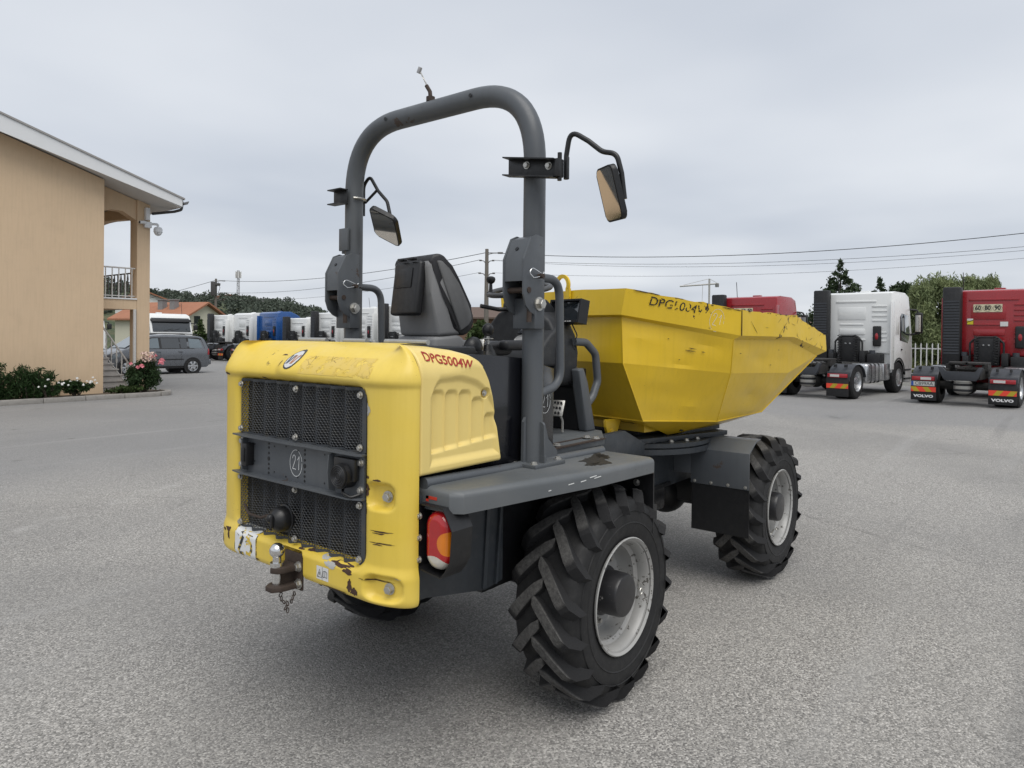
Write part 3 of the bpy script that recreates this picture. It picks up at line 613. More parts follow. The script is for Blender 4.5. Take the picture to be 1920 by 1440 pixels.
# ---- platform, pedals
mb = MB(); mb.prism([(-.17, -.60), (.36, -.60), (.66, -.40), (.66, .40), (.36, .60), (-.17, .60)], 2, 1.19, 1.222, .006); PF = part(mb, 'floor_plate', GREYT)
mb = MB(); mb.b2(-.17, .355, -.612, -.585, 1.2225, 1.229); mb.b2(-.17, .355, -.50, -.485, 1.2225, 1.226); part(mb, 'rusty_floor_edge', RUST, PF)
for x, y in ((-.05, -.56), (.30, -.52), (.30, -.58)): bolt((x, y, 1.228), (0, 0, 1), .018, .012, PF)
def sft(mb, dx=.10): mb.v = [(x+dx, y, z) for x, y, z in mb.v]; return mb
mb = MB(); mb.box((.12, -.30, 1.375), (.012, .075, .10), rot(0, 28, 12), .003); 
PD = part(sft(mb, .21), 'pedal', STEEL); mb = MB(); mb.tube(fillet([(.13, -.30, 1.35), (.17, -.30, 1.30), (.17, -.30, 1.23)], .04, 4), .007, 8); part(sft(mb, .21), 'pedal_stem', STEEL, PD)
mb = MB()
for i in range(3):
    for j in range(3): mb.cyl((.112+(j-1)*.014, -.30+(i-1)*.022+.001, 1.378+(j-1)*.028), (.1085+(j-1)*.014, -.30+(i-1)*.022+.001, 1.3795+(j-1)*.028), .008, 8)
part(sft(mb, .21), 'pedal_grip', BLACK, PD)

# ---- roll bar
PX, PY, PR = -.402, .662, .0525
def rops():
    c = .37; zt_ = 2.985; r = .36
    pts = fillet([(PX, PY, 2.07), (PX, PY, zt_), (PX, -PY, zt_), (PX, -PY, 2.07)], [r*1.05, r*1.05], 16)
    mb = MB(); mb.tube(pts, PR, 24); return part(mb, 'roll_bar_hoop', GREY, ang=50)
HOOP = rops()
for s in (-1, 1):
    y = s*PY
    mb = MB(); mb.tube([(PX, y, 1.205), (PX, y, 2.062)], PR-.001, 24); POST = part(mb, 'roll_bar_post', GREY, ang=50)
    mb = MB(); mb.b2(PX-.09, PX+.15, y-.09, y+.09, ftop(PX)-.002, ftop(PX)+.018, .003); mb.b2(PX-.008, PX+.008, y-.08*1, y+.08, ftop(PX)+.016, 1.52 if False else 1.24, 0)
    mb.prism([(PX+.045, 1.205), (PX+.205, 1.205), (PX+.20, 1.235), (PX+.125, 1.30), (PX+.095, 1.38), (PX+.045, 1.395)], 1, y-.006, y+.006); mb.prism([(PX-.055, 1.21), (PX-.075, 1.21), (PX-.072, 1.40), (PX-.055, 1.42)], 1, y-.007, y+.007)
    mb.prism([(y+s*.045, 1.205), (y+s*.078, 1.205), (y+s*.072, 1.385), (y+s*.062, 1.395), (y+s*.045, 1.395)], 0, PX-.006, PX+.006)
    BP = part(mb, 'post_foot', GREY, POST)
    for dx in (-.065, .125):
        for dy in (-.062, .062): bolt((PX+dx, y+dy, ftop(PX)+.018), (0, 0, 1), .014, .012, POST)
    # folding hinge: two cheek plates and rear cover
    prof = [(-.462, 2.262), (-.505, 2.245), (-.558, 2.145), (-.558, 1.985), (-.54, 1.935), (-.505, 1.905), (-.455, 1.885), (-.425, 1.905), (-.41, 1.945), (-.41, 2.255)]
    mb = MB()
    for q in (-1, 1): mb.prism([(x, z) for x, z in prof], 1, y+q*.062, y+q*.052, .002)
    mb.prism([(-.505, 2.240), (-.553, 2.145), (-.553, 2.045), (-.545, 2.045), (-.545, 2.143), (-.497, 2.238)], 1, y-.052, y+.052); mb.prism([(-.46, 2.256), (-.503, 2.24), (-.497, 2.235), (-.46, 2.248)], 1, y-.052, y+.052)
    HG = part(mb, 'folding_hinge', GREY, HOOP)
    mb = MB(); mb.cyl((-.52, y-.066, 2.005), (-.52, y+.066, 2.005), .014, 12); part(mb, 'hinge_rod', RUST, HG); mb = MB(); mb.cyl((-.50, y-.05, 1.99), (-.50, y-.05, 1.86), .012, 8); part(mb, 'latch_rod', RUST, HG)
    mb = MB(); mb.b2(-.475, -.40, y-.064, y+.064, 1.83, 1.97, .003); part(mb, 'hinge_lug', GREY, POST)
    bolt((-.447, y-.063, 1.945), (0, -1, 0), .024, .03, HG); bolt((-.447, y+.063, 1.945), (0, 1, 0), .024, .02, HG)
    mb = MB(); mb.cyl((-.529, y, 2.193), (-.5325, y, 2.195), .009, 12); part(mb, 'hinge_hole', BLACK, HG)
    mb = MB(); mb.cyl((-.448, y-.092, 2.072), (-.448, y+.08, 2.072), .011, 10); pn = part(mb, 'locking_pin', RUST, HG)
    mb = MB(); mb.tube(fillet([(-.455, y-.082, 2.085), (-.52, y-.082, 2.105), (-.545, y-.082, 2.08), (-.51, y-.082, 2.06), (-.455, y-.082, 2.07), (-.43, y-.082, 2.09)], .02, 5), .0025, 6); part(mb, 'retaining_clip', CHROME, HG)
    # gap ring
    mb = MB(); mb.cyl((PX, y, 2.060), (PX, y, 2.072), PR*.8, 16); part(mb, 'post_joint', BLACK, POST)
    # grab handle
    mb = MB(); mb.tube(fillet([(PX+.03, y, 2.075), (PX+.21, y, 2.075), (PX+.232, y, 1.56), (PX+.05, y, 1.52)] if s < 0 else [(PX+.03, y, 2.075), (PX+.21, y, 2.075), (PX+.232, y, 1.30)], .11, 10), .021, 14); part(mb, 'grab_handle', GREY, POST, ang=50)
# scratches and lamp holes on the hoop
for (yy) in (-.30, .33):
    mb = MB(); mb.cyl((PX-.0565, yy, 2.985), (PX-.059, yy, 2.985), .010, 12); part(mb, 'bolt_hole', BLACK, HOOP)
mb = MB(); mb.cyl((PX, .035, 3.035), (PX, .035, 3.06), .024, 12); mb.tube([(PX, .035, 3.055), (PX, .04, 3.09), (PX-.005, .062, 3.125)], .011, 8); AN = part(mb, 'cable_stub', RUST, HOOP)
mb = MB()
for k in range(3):
    mb.tube([(PX+.004*math.sin(i*1.3+k*2.1), .062+.052*i/9+.003*math.cos(i*1.3+k*2.1), 3.125+.085*i/9) for i in range(10)], .0016, 5)
part(mb, 'loose_wire', STEEL, AN); mb = MB(); mb.box((PX, .122, 3.222), (.016, .018, .034), rot(28, 0, 0), .002); part(mb, 'wire_plug', plain('grey_plug', (.35, .35, .36), .5), AN)
# mirror brackets, arms and mirrors
mb = MB(); xb = PX-PR-.004
mb.prism([(-.555, 2.632), (-.845, 2.585), (-.845, 2.500), (-.555, 2.545)], 0, xb-.008, xb, .001); mb.prism([(-.555, 2.632), (-.845, 2.585), (-.845, 2.579), (-.555, 2.626)], 0, xb-.055, xb); mb.prism([(-.555, 2.551), (-.845, 2.506), (-.845, 2.500), (-.555, 2.545)], 0, xb-.055, xb)
BR = part(mb, 'mirror_bracket', BLACK, HOOP); bolt((xb-.008, -.665, 2.585), (-1, 0, 0), .013, .016, BR); bolt((xb-.008, -.79, 2.565), (-1, 0, 0), .013, .016, BR)
mb = MB(); mb.b2(xb-.045, xb+.0, -.866, -.846, 2.503, 2.584, .003); mb.b2(xb+.008, xb+.03, -.876, -.868, 2.50, 2.60, .002); mb.cyl((xb-.02, -.857, 2.488), (xb-.02, -.857, 2.612), .010, 8); part(mb, 'bracket_pivot', BLACK, BR)
mb = MB(); mb.tube(fillet([(xb+.02, -.865, 2.50), (xb+.02, -.865, 2.605), (xb+.02, -.885, 2.715), (xb+.03, -.975, 2.655), (xb+.04, -1.04, 2.600), (xb+.05, -1.105, 2.585), (xb+.06, -1.125, 2.50), (xb+.07, -1.135, 2.39)], [.06, .07, .06, .08, .05, .1], 7), .0115, 12); ARM = part(mb, 'mirror_arm', BLACK, BR, ang=50)
def mirror(o, ux, uy, w_, h_, arm, name='mirror'):
    F = frame(o, ux, uy); z = F.to_3x3() @ Vector((0, 0, 1)); mb = MB()
    def rr_(w2, h2, r, n=5):
        out2 = []
        for cx2, cy2, a in ((w2-r, h2-r, 0), (-w2+r, h2-r, 90), (-w2+r, -h2+r, 180), (w2-r, -h2+r, 270)): out2 += [(cx2+r*math.cos(R(a+90*k/n)), cy2+r*math.sin(R(a+90*k/n))) for k in range(n+1)]
        return out2
    mb.prism(rr_(w_/2, h_/2, .03), 2, -.026, 0, .004, 2, F); fr = part(mb, name, BLACK, arm)
    mb = MB(); q = rr_(w_/2-.008, h_/2-.008, .024); mb.add([F @ Vector((x, y, .0012)) for x, y in q], [tuple(range(len(q)))]); part(mb, 'mirror_glass', MIRROR, arm, recalc=False)
    mb = MB(); mb.box((0, 0, -.036), (.03, .05, .03), None, .004); mb.cyl((0, 0, -.02), (0, 0, -.06), .008, 8); mb.xf(F); part(mb, 'mirror_clamp', BLACK, arm); return fr
rv, dv, uv = Vector((.624, -.782, 0)), Vector((.782, .624, 0)), Vector((0, 0, 1))
mirror((-.385, -1.055, 2.42), (-.56, -.83, -.04), (-.10, .36, 1.0), .165, .24, ARM)
mb = MB(); mb.prism([(.60, 2.632), (.72, 2.632), (.72, 2.545), (.60, 2.545)], 0, xb-.008, xb, .001); mb.prism([(.60, 2.632), (.72, 2.632), (.72, 2.626), (.60, 2.626)], 0, xb-.055, xb); mb.prism([(.60, 2.551), (.72, 2.551), (.72, 2.545), (.60, 2.545)], 0, xb-.055, xb)
mb.v = [(x-.015, y+.03, z) for x, y, z in mb.v]; BL = part(mb, 'mirror_bracket', BLACK, HOOP)
mb = MB(); mb.tube([(PX+.066*math.cos(a), PY+.066*math.sin(a), 2.585) for a in np.linspace(-2.3, 2.3, 20)]+[(PX-.075, PY+.05, 2.585)], .007, 8); part(mb, 'u_bolt', STEEL, BL)
mb = MB(); mb.tube(fillet([(PX+.07, PY, 2.50), (PX+.07, PY, 2.68), (PX+.07, PY-.055, 2.73), (PX+.06, .52, 2.63), (PX+.06, .44, 2.56), (PX+.06, .395, 2.42)], .06, 7), .010, 10); mb.tube([(PX+.066, PY-.02, 2.575), (PX+.066, .54, 2.635)], .008, 8); ARL = part(mb, 'mirror_arm', BLACK, BL, ang=50)
mirror((PX+.03, .427, 2.405), rv*.85-uv*.45-dv*.30, uv*.55-dv*.83, .185, .235, ARL)
mb = MB(); mb.b2(PX-.03, PX+.03, PY+.05, PY+.075, 2.27, 2.42, .003); mb.b2(PX-.07, PX-.055, PY-.03, PY+.05, 2.28, 2.41, .003); part(mb, 'clamp_plate', GREY, HOOP)

# ---- seat
def soft(poly, y0, y1, bev, seg=4): mb = MB(); mb.prism(poly, 1, y0, y1, bev, seg); return mb
SEATM = plain('grey_seat_shell', (.20, .202, .206), .55, var=.15, sc=5, bump=.1, bsc=300); SX = .10
def sft(mb, dx=.10): mb.v = [(x+dx, y, z) for x, y, z in mb.v]; return mb
CUSH = plain('black_seat_vinyl', (.016, .016, .018), .5, var=.2, sc=9, bump=.15, bsc=200)
SEATR = Matrix.Translation((-.45, 0, 0)) @ Matrix.Rotation(R(-10), 4, 'Z') @ Matrix.Translation((.45, 0, 0))
def sp(mb, name, m, parent=None, taper=True):
    if taper: mb.v = [(x, y*float(np.interp(x, [-.56, -.42], [.80, 1.0])), z) for x, y, z in mb.v]
    mb.xf(SEATR); return part(mb, name, m, parent, 45)
ST = sp(soft([(-.50, 1.79), (-.535, 2.0), (-.555, 2.15), (-.535, 2.185), (-.49, 2.19), (-.44, 2.10), (-.38, 1.95), (-.36, 1.80)], -.20, .20, .055, 5), 'seat_back_shell', SEATM)
sp(soft([(-.55, 2.165), (-.535, 2.195), (-.50, 2.208), (-.47, 2.195), (-.435, 2.148), (-.395, 2.085), (-.35, 2.01), (-.315, 1.95), (-.295, 1.90), (-.292, 1.865), (-.305, 1.83), (-.335, 1.802), (-.37, 1.792), (-.42, 1.83), (-.47, 2.0), (-.53, 2.12)], -.205, .205, .018, 3), 'seat_back_cushion', CUSH, ST)
for s in (-1, 1): sp(soft([(-.515, 2.168), (-.49, 2.168), (-.455, 2.132), (-.400, 2.055), (-.345, 1.96), (-.320, 1.91), (-.316, 1.88), (-.335, 1.85), (-.385, 1.82)], s*.199, s*.216, .006, 2), 'seat_side_pad', plain('worn_grey_seat_fabric', (.125, .127, .13), .8, var=.25, sc=10) if 'worn_grey_seat_fabric' not in MATS else MATS['worn_grey_seat_fabric'], ST)
sp(soft([(-.52, 1.66), (-.525, 1.785), (-.38, 1.80), (-.33, 1.76), (-.30, 1.68), (-.33, 1.64)], -.20, .20, .02), 'seat_base', SEATM, ST)
mb = MB(); mb.box((-.52, 0, 1.722), (.012, .24, .035), None, .005); sp(mb, 'seat_base_recess', DASH, ST, False)
sp(soft([(-.42, 1.74), (-.05, 1.77), (.0, 1.74), (-.01, 1.69), (-.40, 1.68)], -.19, .19, .025), 'seat_cushion', CUSH, ST, False)
mb = MB(); mb.box((-.572, -.012, 2.03), (.050, .235, .275), rot(0, 7, 0), .016, 3); DB = sp(mb, 'document_box', BLACK, ST, False)
mb = MB(); mb.box((-.5935, .0, 2.085), (.004, .15, .10), rot(0, 7, 0), .001); sp(mb, 'box_label_recess', BLACK, DB, False)
for y in (.02, -.07): mb = MB(); mb.box((-.59, y, 2.178), (.03, .05, .012), rot(0, 7, 0), .003); sp(mb, 'box_catch', BLACK, DB, False)
# ---- controls beside the seat
mb = MB(); mb.lathe([(.0, .01), (.06, .0), (.052, .022), (.05, .024), (.044, .045), (.042, .047), (.034, .068), (.030, .07), (.02, .095), (0, .10)], (-.07, -.33, 1.655), 2, 18); LV = part(sft(mb, -.27), 'lever_boot', BLACK, ang=25)
mb = MB(); mb.cyl((-.07, -.33, 1.74), (-.065, -.325, 1.80), .008, 10); mb.lathe([(.0, .0), (.028, .004), (.028, .008), (0, .010)], (-.067, -.328, 1.775), 2, 18); part(sft(mb, -.27), 'lever_rod', STEEL, LV); mb = MB(); mb.sphere((-.063, -.324, 1.825), .030, 18, 12, (1, 1, 1.15)); part(sft(mb, -.27), 'lever_knob', BLACK, LV)
mb = MB(); mb.box((-.06, -.29, 1.745), (.24, .065, .055), rot(0, 0, 0), .022, 4); AR = part(mb, 'armrest', CUSH, ang=45)
mb = MB(); mb.sphere((-.27, -.33, 1.735), .055, 14, 10, (1, .8, 1)); mb.cyl((-.27, -.33, 1.66), (-.27, -.33, 1.72), .06, 14); mb.box((-.32, -.34, 1.70), (.06, .08, .07), rot(20, 15, 10), .01); part(sft(mb, -.18), 'knob_cluster', BLACK)
mb = MB(); mb.box((-.18, -.345, 1.725), (.012, .035, .11), rot(0, 20, 15), .002); mb.box((-.165, -.30, 1.765), (.05, .09, .01), rot(0, -6, 10), .002); part(sft(mb, -.24), 'control_plate', STEEL)
# ---- front console (cowl), steering wheel
mb = MB(); mb.prism([(-.31, 1.54), (-.32, 1.70), (-.30, 1.80), (-.25, 1.89), (-.16, 1.955), (.06, 1.965), (.14, 1.94), (.22, 1.86), (.28, 1.76), (.30, 1.54), (.28, 1.50), (-.28, 1.50)], 0, .30, .52, .03, 4); CW = part(mb, 'front_cowl', DASH, ang=45)
mb = MB(); mb.prism([(.54, 1.222), (.54, 1.48), (.36, 1.56), (.36, 1.60), (.64, 1.60), (.64, 1.222)], 1, -.30, .30, .01); part(mb, 'cowl_base', BLACK, CW)
for s in (-1, 1): # grey stanchions with handles
    mb = MB(); mb.prism([(.535, 1.222), (.47, 1.50), (.44, 1.60), (.50, 1.61), (.55, 1.52), (.64, 1.222)], 1, s*.31, s*.37, .012, 3); SN = part(mb, 'stanchion', GREY, CW)
    mb = MB(); mb.tube(fillet([(.46, s*.32, 1.765), (.57, s*.335, 1.76), (.665, s*.345, 1.69), (.695, s*.345, 1.52), (.64, s*.345, 1.43), (.55, s*.34, 1.36)], .07, 7), .024, 14); part(mb, 'grab_handle', GREY, CW, ang=50)
mb = MB(); mb.prism([(.10, 1.62), (.14, 1.70), (.25, 1.80), (.35, 1.86), (.38, 1.80), (.38, 1.62)], 1, -.30, -.04, .018, 3); CS = part(mb, 'instrument_pod', DASH, CW, ang=45)
mb = MB(); mb.lathe([(.0, .003), (.035, .003), (.042, .010), (.048, .0)], (0, 0, 0), 2, 24); mb.xf(frame((.185, -.13, 1.765), (0, -1, 0), (.66, 0, .75))); part(mb, 'gauge', plain('grey_gauge_ring', (.28, .28, .28), .35), CS)
mb = MB(); mb.box((.25, -.10, 1.83), (.07, .05, .012), rot(0, -40, 0), .004); part(mb, 'rocker_switch', BLACKG, CS)
mb = MB(); mb.prism([(.31, 1.90), (.32, 2.0), (.38, 2.02), (.46, 1.97), (.49, 1.90)], 1, -.18, .12, .015, 3); part(mb, 'cowl_hood', DASH, CW, ang=45)
mb = MB(); mb.cyl((.38, 0, 1.86), (.34, 0, 2.07), .028, 14); mb.tube(fillet([(.33, .02, 1.965), (.27, .10, 1.955), (.16, .16, 1.975)], .03, 4), [.011]*6+[.017] if False else .013, 10); SC = part(mb, 'steering_column', BLACK, CW)
SW = frame((.34, 0, 2.075), (.97, 0, .22), (0, 1, 0)); mb = MB(); mb.tube([SW @ Vector((.19*math.cos(a), .19*math.sin(a), 0)) for a in np.linspace(0, 2*PI, 41)[:-1]], .0165, 12, True)
for a in (30, 150, 270): mb.tube([SW @ Vector((0, 0, -.02)), SW @ Vector((.1*math.cos(R(a)), .1*math.sin(R(a)), -.012)), SW @ Vector((.185*math.cos(R(a)), .185*math.sin(R(a)), 0))], .011, 8)
mb.cyl(SW @ Vector((0, 0, -.03)), SW @ Vector((0, 0, .0)), .035, 16); WHL = part(mb, 'steering_wheel', plain('grey_steering_rim', (.06, .062, .065), .5, var=.2, sc=12), SC, ang=50)
kb = SW @ Vector((-.13, .125, .0)); mb = MB(); mb.box(kb, (.04, .04, .035), None, .008); mb.cyl(kb, kb+Vector((0, 0, .065)), .013, 10, .010); mb.lathe([(0, .065), (.012, .065), (.024, .075), (.029, .09), (.026, .103), (.012, .110), (0, .111)], kb, 2, 18); part(mb, 'spinner_knob', BLACK, SC)
F = frame((.46, -.265, 1.945), (-.22, -.97, 0), (.18, -.04, 1)); mb = MB()
mb.prism([(-.13, -.07), (.13, -.07), (.13, .07), (-.13, .07)], 2, -.055, -.003, .004, 2, F)
for a in (((-.137, -.072), (-.122, .072)), ((.122, -.072), (.137, .072)), ((-.122, .060), (.122, .072)), ((-.122, -.072), (.122, -.056))): mb.prism([(a[0][0], a[0][1]), (a[1][0], a[0][1]), (a[1][0], a[1][1]), (a[0][0], a[1][1])], 2, -.05, .022, .001, 1, F)
MO = part(mb, 'monitor', BLACK, CW); mb = MB(); mb.prism([(-.120, -.052), (.120, -.052), (.120, .058), (-.120, .058)], 2, -.004, .001, 0, 1, F); part(mb, 'screen', GLASS, MO)
mb = MB()
for x in (.02, .04, .06): mb.prism([(x, -.066), (x+.014, -.066), (x+.014, -.061), (x, -.061)], 2, .0222, .0232, 0, 1, F)
part(mb, 'button', STW2, MO); mb = MB(); mb.tube(fillet([(.46, -.30, 1.88), (.47, -.34, 1.80), (.43, -.33, 1.75), (.38, -.38, 1.72)], .03, 5), .004, 6); mb.tube([(.47, -.24, 1.88), (.50, -.22, 1.80)], .012, 8); part(mb, 'monitor_cable', BLACK, MO)

# ---- front frame, turntable, axles
mb = MB(); mb.prism([(.20, .70), (.20, 1.06), (.55, 1.10), (.95, 1.10), (1.15, 1.0), (2.75, 1.0), (2.80, .85), (2.3, .70)], 1, -.34, .34, .01); FC = part(mb, 'front_frame', DGREY)
mb = MB(); mb.prism([(.62, 1.10), (.72, 1.19), (.95, 1.19), (1.22, 1.08), (1.22, 1.0), (.62, 1.0)], 1, -.40, -.36, .004); part(mb, 'frame_cheek', DGREY, FC); mb = MB(); mb.prism([(.62, 1.10), (.72, 1.19), (.95, 1.19), (1.22, 1.08), (1.22, 1.0), (.62, 1.0)], 1, .36, .40, .004); part(mb, 'frame_cheek', DGREY, FC)
mb = MB(); mb.b2(1.02, 1.70, -.365, -.342, .715, .74); mb.b2(.95, 1.75, -.30, .30, .52, .70, .03); mb.b2(.62, 1.2, -.2, .2, .45, .62, .03); part(mb, 'frame_belly', BLACK, FC)
mb = MB(); mb.lathe([(.0, .985), (.60, .985), (.60, 1.022), (.575, 1.024), (.575, 1.032), (.60, 1.034), (.60, 1.062), (.0, 1.064)], (1.75, 0, 0), 2, 64); TT = part(mb, 'turntable_ring', DGREY, FC, ang=30)
for k in range(24): a = 2*PI*k/24; bolt((1.75+.54*math.cos(a), .54*math.sin(a), 1.064), (0, 0, 1), .014, .016, FC)
for X0 in (0, WB):
    mb = MB(); mb.cyl((X0, -.62, HUB), (X0, .62, HUB), .085, 16); mb.sphere((X0, 0, HUB), .19, 18, 12); mb.b2(X0-.1, X0+.1, -.3, .3, HUB-.05, HUB+.14, .02); part(mb, 'axle', BLACK)
for s in (-1, 1): # front mudguards
    mb = MB(); mb.prism([(1.80, .735), (1.792, .735), (1.792, .99), (1.93, 1.065), (2.02, 1.07), (2.02, 1.062), (1.932, 1.057), (1.80, .985)], 1, s*.475, s*.905, .002); G = part(mb, 'front_mudguard', GREY)
    mb = MB(); mb.b2(1.796, 1.804, s*.482, s*.905, .40, .75); part(mb, 'rubber_flap', BLACK, G)
    for k in range(4): bolt((1.792, s*(.505+k*.125), .752), (-1, 0, 0), .009, .008, G)
    mb = MB(); mb.prism([(s*.475, .80), (s*.475, .955), (s*.34, .965), (s*.25, .965), (s*.25, .80)], 0, 1.794, 1.812, .003); part(mb, 'mudguard_arm', GREY, G)

# ---- wheels
def make_wheel():
    """outer face at y=-.2 (local), wheel centre at origin"""
    mb = MB(); prof = [(.262, -.17), (.285, -.182), (.33, -.198), (.40, -.205), (.445, -.198), (.470, -.182), (.484, -.15), (.491, -.08), (.493, 0), (.491, .08), (.484, .15), (.470, .182), (.445, .198), (.40, .205), (.33, .198), (.285, .182), (.262, .17)]
    prof = [(r_*.982, y_*.86) for r_, y_ in prof]; mb.lathe(prof, (0, 0, 0), 1, 72)
    mb.lathe([(.350, -.1725), (.355, -.1765), (.360, -.1735)], (0, 0, 0), 1, 72); mb.lathe([(.412, -.1745), (.415, -.1780), (.418, -.1735)], (0, 0, 0), 1, 72); tyre = mb.mesh('tyre', 40); tyre.materials.append(RUBBER)
    mb = MB(); N = 18
    for s in (-1, 1):
        for k in range(N):
            ps0 = 2*PI*(k+(.5 if s > 0 else 0))/N; ts = np.linspace(0, 1, 8); vs = []; jit = random.uniform(-.01, .01)
            for t in ts:
                y = s*(-.020+.196*t); ps = ps0+jit-R(25)*t**1.15; rt = .5265-.006*t-.066*max(0, (t-.72)/.28)**2; rb = .462-.05*max(0, (t-.7)/.3); wd = .020+.007*t
                # direction of the lug in (arc, y) space -> perpendicular offset
                da = -R(25)*1.15*t**.15*.51; dy_ = s*.196; L = math.hypot(da, dy_); na, ny_ = -dy_/L, da/L
                for (q, r_) in ((-1.45, rb), (-1, rt), (-.0, rt+.001), (1, rt), (1.45, rb)):
                    aa = ps+na*q*wd/.51; yy = y+ny_*q*wd; vs.append((-r_*math.cos(aa), yy, r_*math.sin(aa)))
            n = len(ts); fs = []
            for i in range(n-1):
                for j in range(4): fs.append((i*5+j, i*5+j+1, (i+1)*5+j+1, (i+1)*5+j))
            fs += [(0, 1, 2, 3, 4), tuple((n-1)*5+j for j in (4, 3, 2, 1, 0))]; mb.add(vs, fs)
    lug = mb.mesh('tread_lugs', 30); lug.materials.append(LUG)
    mb = MB(); mb.lathe([(.268, -.165), (.279, -.176), (.284, -.172), (.281, -.163), (.262, -.155), (.250, -.135), (.248, -.10), (.240, -.09), (.232, -.085), (.228, -.02), (.215, .0), (.15, .012), (.10, .005), (.10, .02), (.22, .03), (.262, .165), (.284, .17)], (0, 0, 0), 1, 64); rim = mb.mesh('wheel', 30); rim.materials.append(SILVER)
    mb = MB(); mb.lathe([(.125, .01), (.122, -.05), (.108, -.06), (.106, -.155), (.100, -.168), (.085, -.172), (0, -.172)], (0, 0, 0), 1, 40); hub = mb.mesh('hub', 30); hub.materials.append(BLACKH)
    mb = MB(); mb.tube([(.245, -.11, .02), (.20, -.13, .03), (.17, -.15, .01)], .006, 8); mb.tube([(.012*math.cos(a)+.165, -.165, .016*math.sin(a)+.0) for a in np.linspace(0, 2*PI, 12)[:-1]], .004, 6, True); val = mb.mesh('valve'); val.materials.append(STEEL)
    return tyre, lug, rim, hub, val
BLACKH = chipped('scuffed_black_hub', (.016, .016, .018), chip=(.35, .34, .33), amount=.9, sc=26, rough=.4, streak=.05, edge=.66, rare=.5)
WM_ = make_wheel()
for X0 in (0, WB):
    for s in (-1, 1):
        o = bpy.data.objects.new('wheel', WM_[2]); COL.objects.link(o); o.parent = D; o.location = (X0, s*.778, HUB); o.rotation_euler = (0, {(0, -1): .15, (0, 1): .9, (WB, -1): 2.1, (WB, 1): .4}[(X0, s)], 0); o.scale = (1, 1 if s < 0 else -1, 1)
        for nm, me in (('tyre', WM_[0]), ('tread_lugs', WM_[1]), ('hub', WM_[3]), ('valve', WM_[4])): link(nm, me, None, o)
        for k in range(8): a = 2*PI*k/8+.2; bolt((.165*math.cos(a), -.008 if s < 0 else -.008, .165*math.sin(a)), (0, -1, 0), .013, .02, o)

# ---- skip
SA = R(-9.5); sk = empty('skip_pivot')  # placeholder replaced by the skip body mesh
bpy.data.objects.remove(sk)
SM = Matrix.Translation((1.75, 0, 0)) @ Matrix.Rotation(SA, 4, 'Z')
K = dict(A=(-.82, -.60, 2.103), A1=(-.832, -.570, 1.936), Ai=(-.795, -.545, 1.922), A2=(-.80, -.562, 1.629), A3=(-.57, -.55, 1.242),
         B=(.02, -.91, 1.983), B1=(.03, -.905, 1.812), Bi=(-.01, -.872, 1.784), B2=(.03, -.83, 1.554), B3=(.10, -.685, 1.204),
         C=(.93, -.85, 1.971), C1=(.89, -.853, 1.807), Ci=(.86, -.82, 1.785), C2=(.93, -.79, 1.53), C3=(.75, -.665, 1.228),
         Dd=(1.60, -.787, 1.82), D1=(1.60, -.787, 1.692), Di=(1.47, -.76, 1.655))
Lk = lambda n: Vector(K[n]); Rk = lambda n: Vector((K[n][0], -K[n][1], K[n][2]))
def dent(a, b, c, d, nu, nv, amp, seed):
    """quad panel a-b-c-d as a slightly dented grid"""
    r_ = np.random.default_rng(seed); A_ = np.zeros((nv+1, nu+1, 3)); nrm = ((b-a).cross(d-a)).normalized(); cs = [(r_.random(), r_.random(), r_.uniform(.08, .22), r_.uniform(-1, 1)) for _ in range(7)]
    for i in range(nv+1):
        for j in range(nu+1):
            u, v = j/nu, i/nv; p = (a*(1-u)+b*u)*(1-v)+(d*(1-u)+c*u)*v; h = sum(q*math.exp(-((u-x)**2+(v-y)**2)/(w_*w_)) for x, y, w_, q in cs)*amp*min(1, 8*u*(1-u))*min(1, 8*v*(1-v)); A_[i, j] = p+nrm*h
    return A_
mb = MB(); sd_ = 0
for fn in (Lk, Rk):
    for q in (('Ai', 'Bi', 'B2', 'A2'), ('A2', 'B2', 'B3', 'A3'), ('Bi', 'Ci', 'C2', 'B2'), ('B2', 'C2', 'C3', 'B3')):
        sd_ += 1; mb.grid(dent(*[fn(n) for n in q], 14, 10, .011, sd_))
    mb.add([fn('Ci'), fn('Di'), fn('C2')], [(0, 1, 2)]); mb.add([fn('C2'), fn('Di'), fn('C3')], [(0, 1, 2)])
for q in (('Ai', 'A2'), ('A2', 'A3')): sd_ += 1; mb.grid(dent(Lk(q[0]), Rk(q[0]), Rk(q[1]), Lk(q[1]), 12, 8, .004, sd_))
mb.add([Lk('A3'), Rk('A3'), Rk('B3'), Lk('B3')], [(0, 1, 2, 3)]); mb.add([Lk('B3'), Rk('B3'), Rk('C3'), Lk('C3')], [(0, 1, 2, 3)]); mb.add([Lk('C3'), Rk('C3'), Rk('Di'), Lk('Di')], [(0, 1, 2, 3)])
mb.xf(SM); SKIP = part(mb, 'skip', Y_SKIP, ang=8)
# weld beads along the panel creases
mb = MB()
for fn in (Lk, Rk):
    for q in (('Ai', 'A2', 'A3'), ('Bi', 'B2', 'B3'), ('A3', 'B3', 'C3')): mb.tube([fn(n) for n in q], .0045, 6)
    mb.tube([fn('C3'), fn('Di')], .006, 6)
mb.tube([Lk('A3'), Rk('A3')], .006, 6)
mb.xf(SM); part(mb, 'weld_seam', Y_SKIP, SKIP, ang=60)
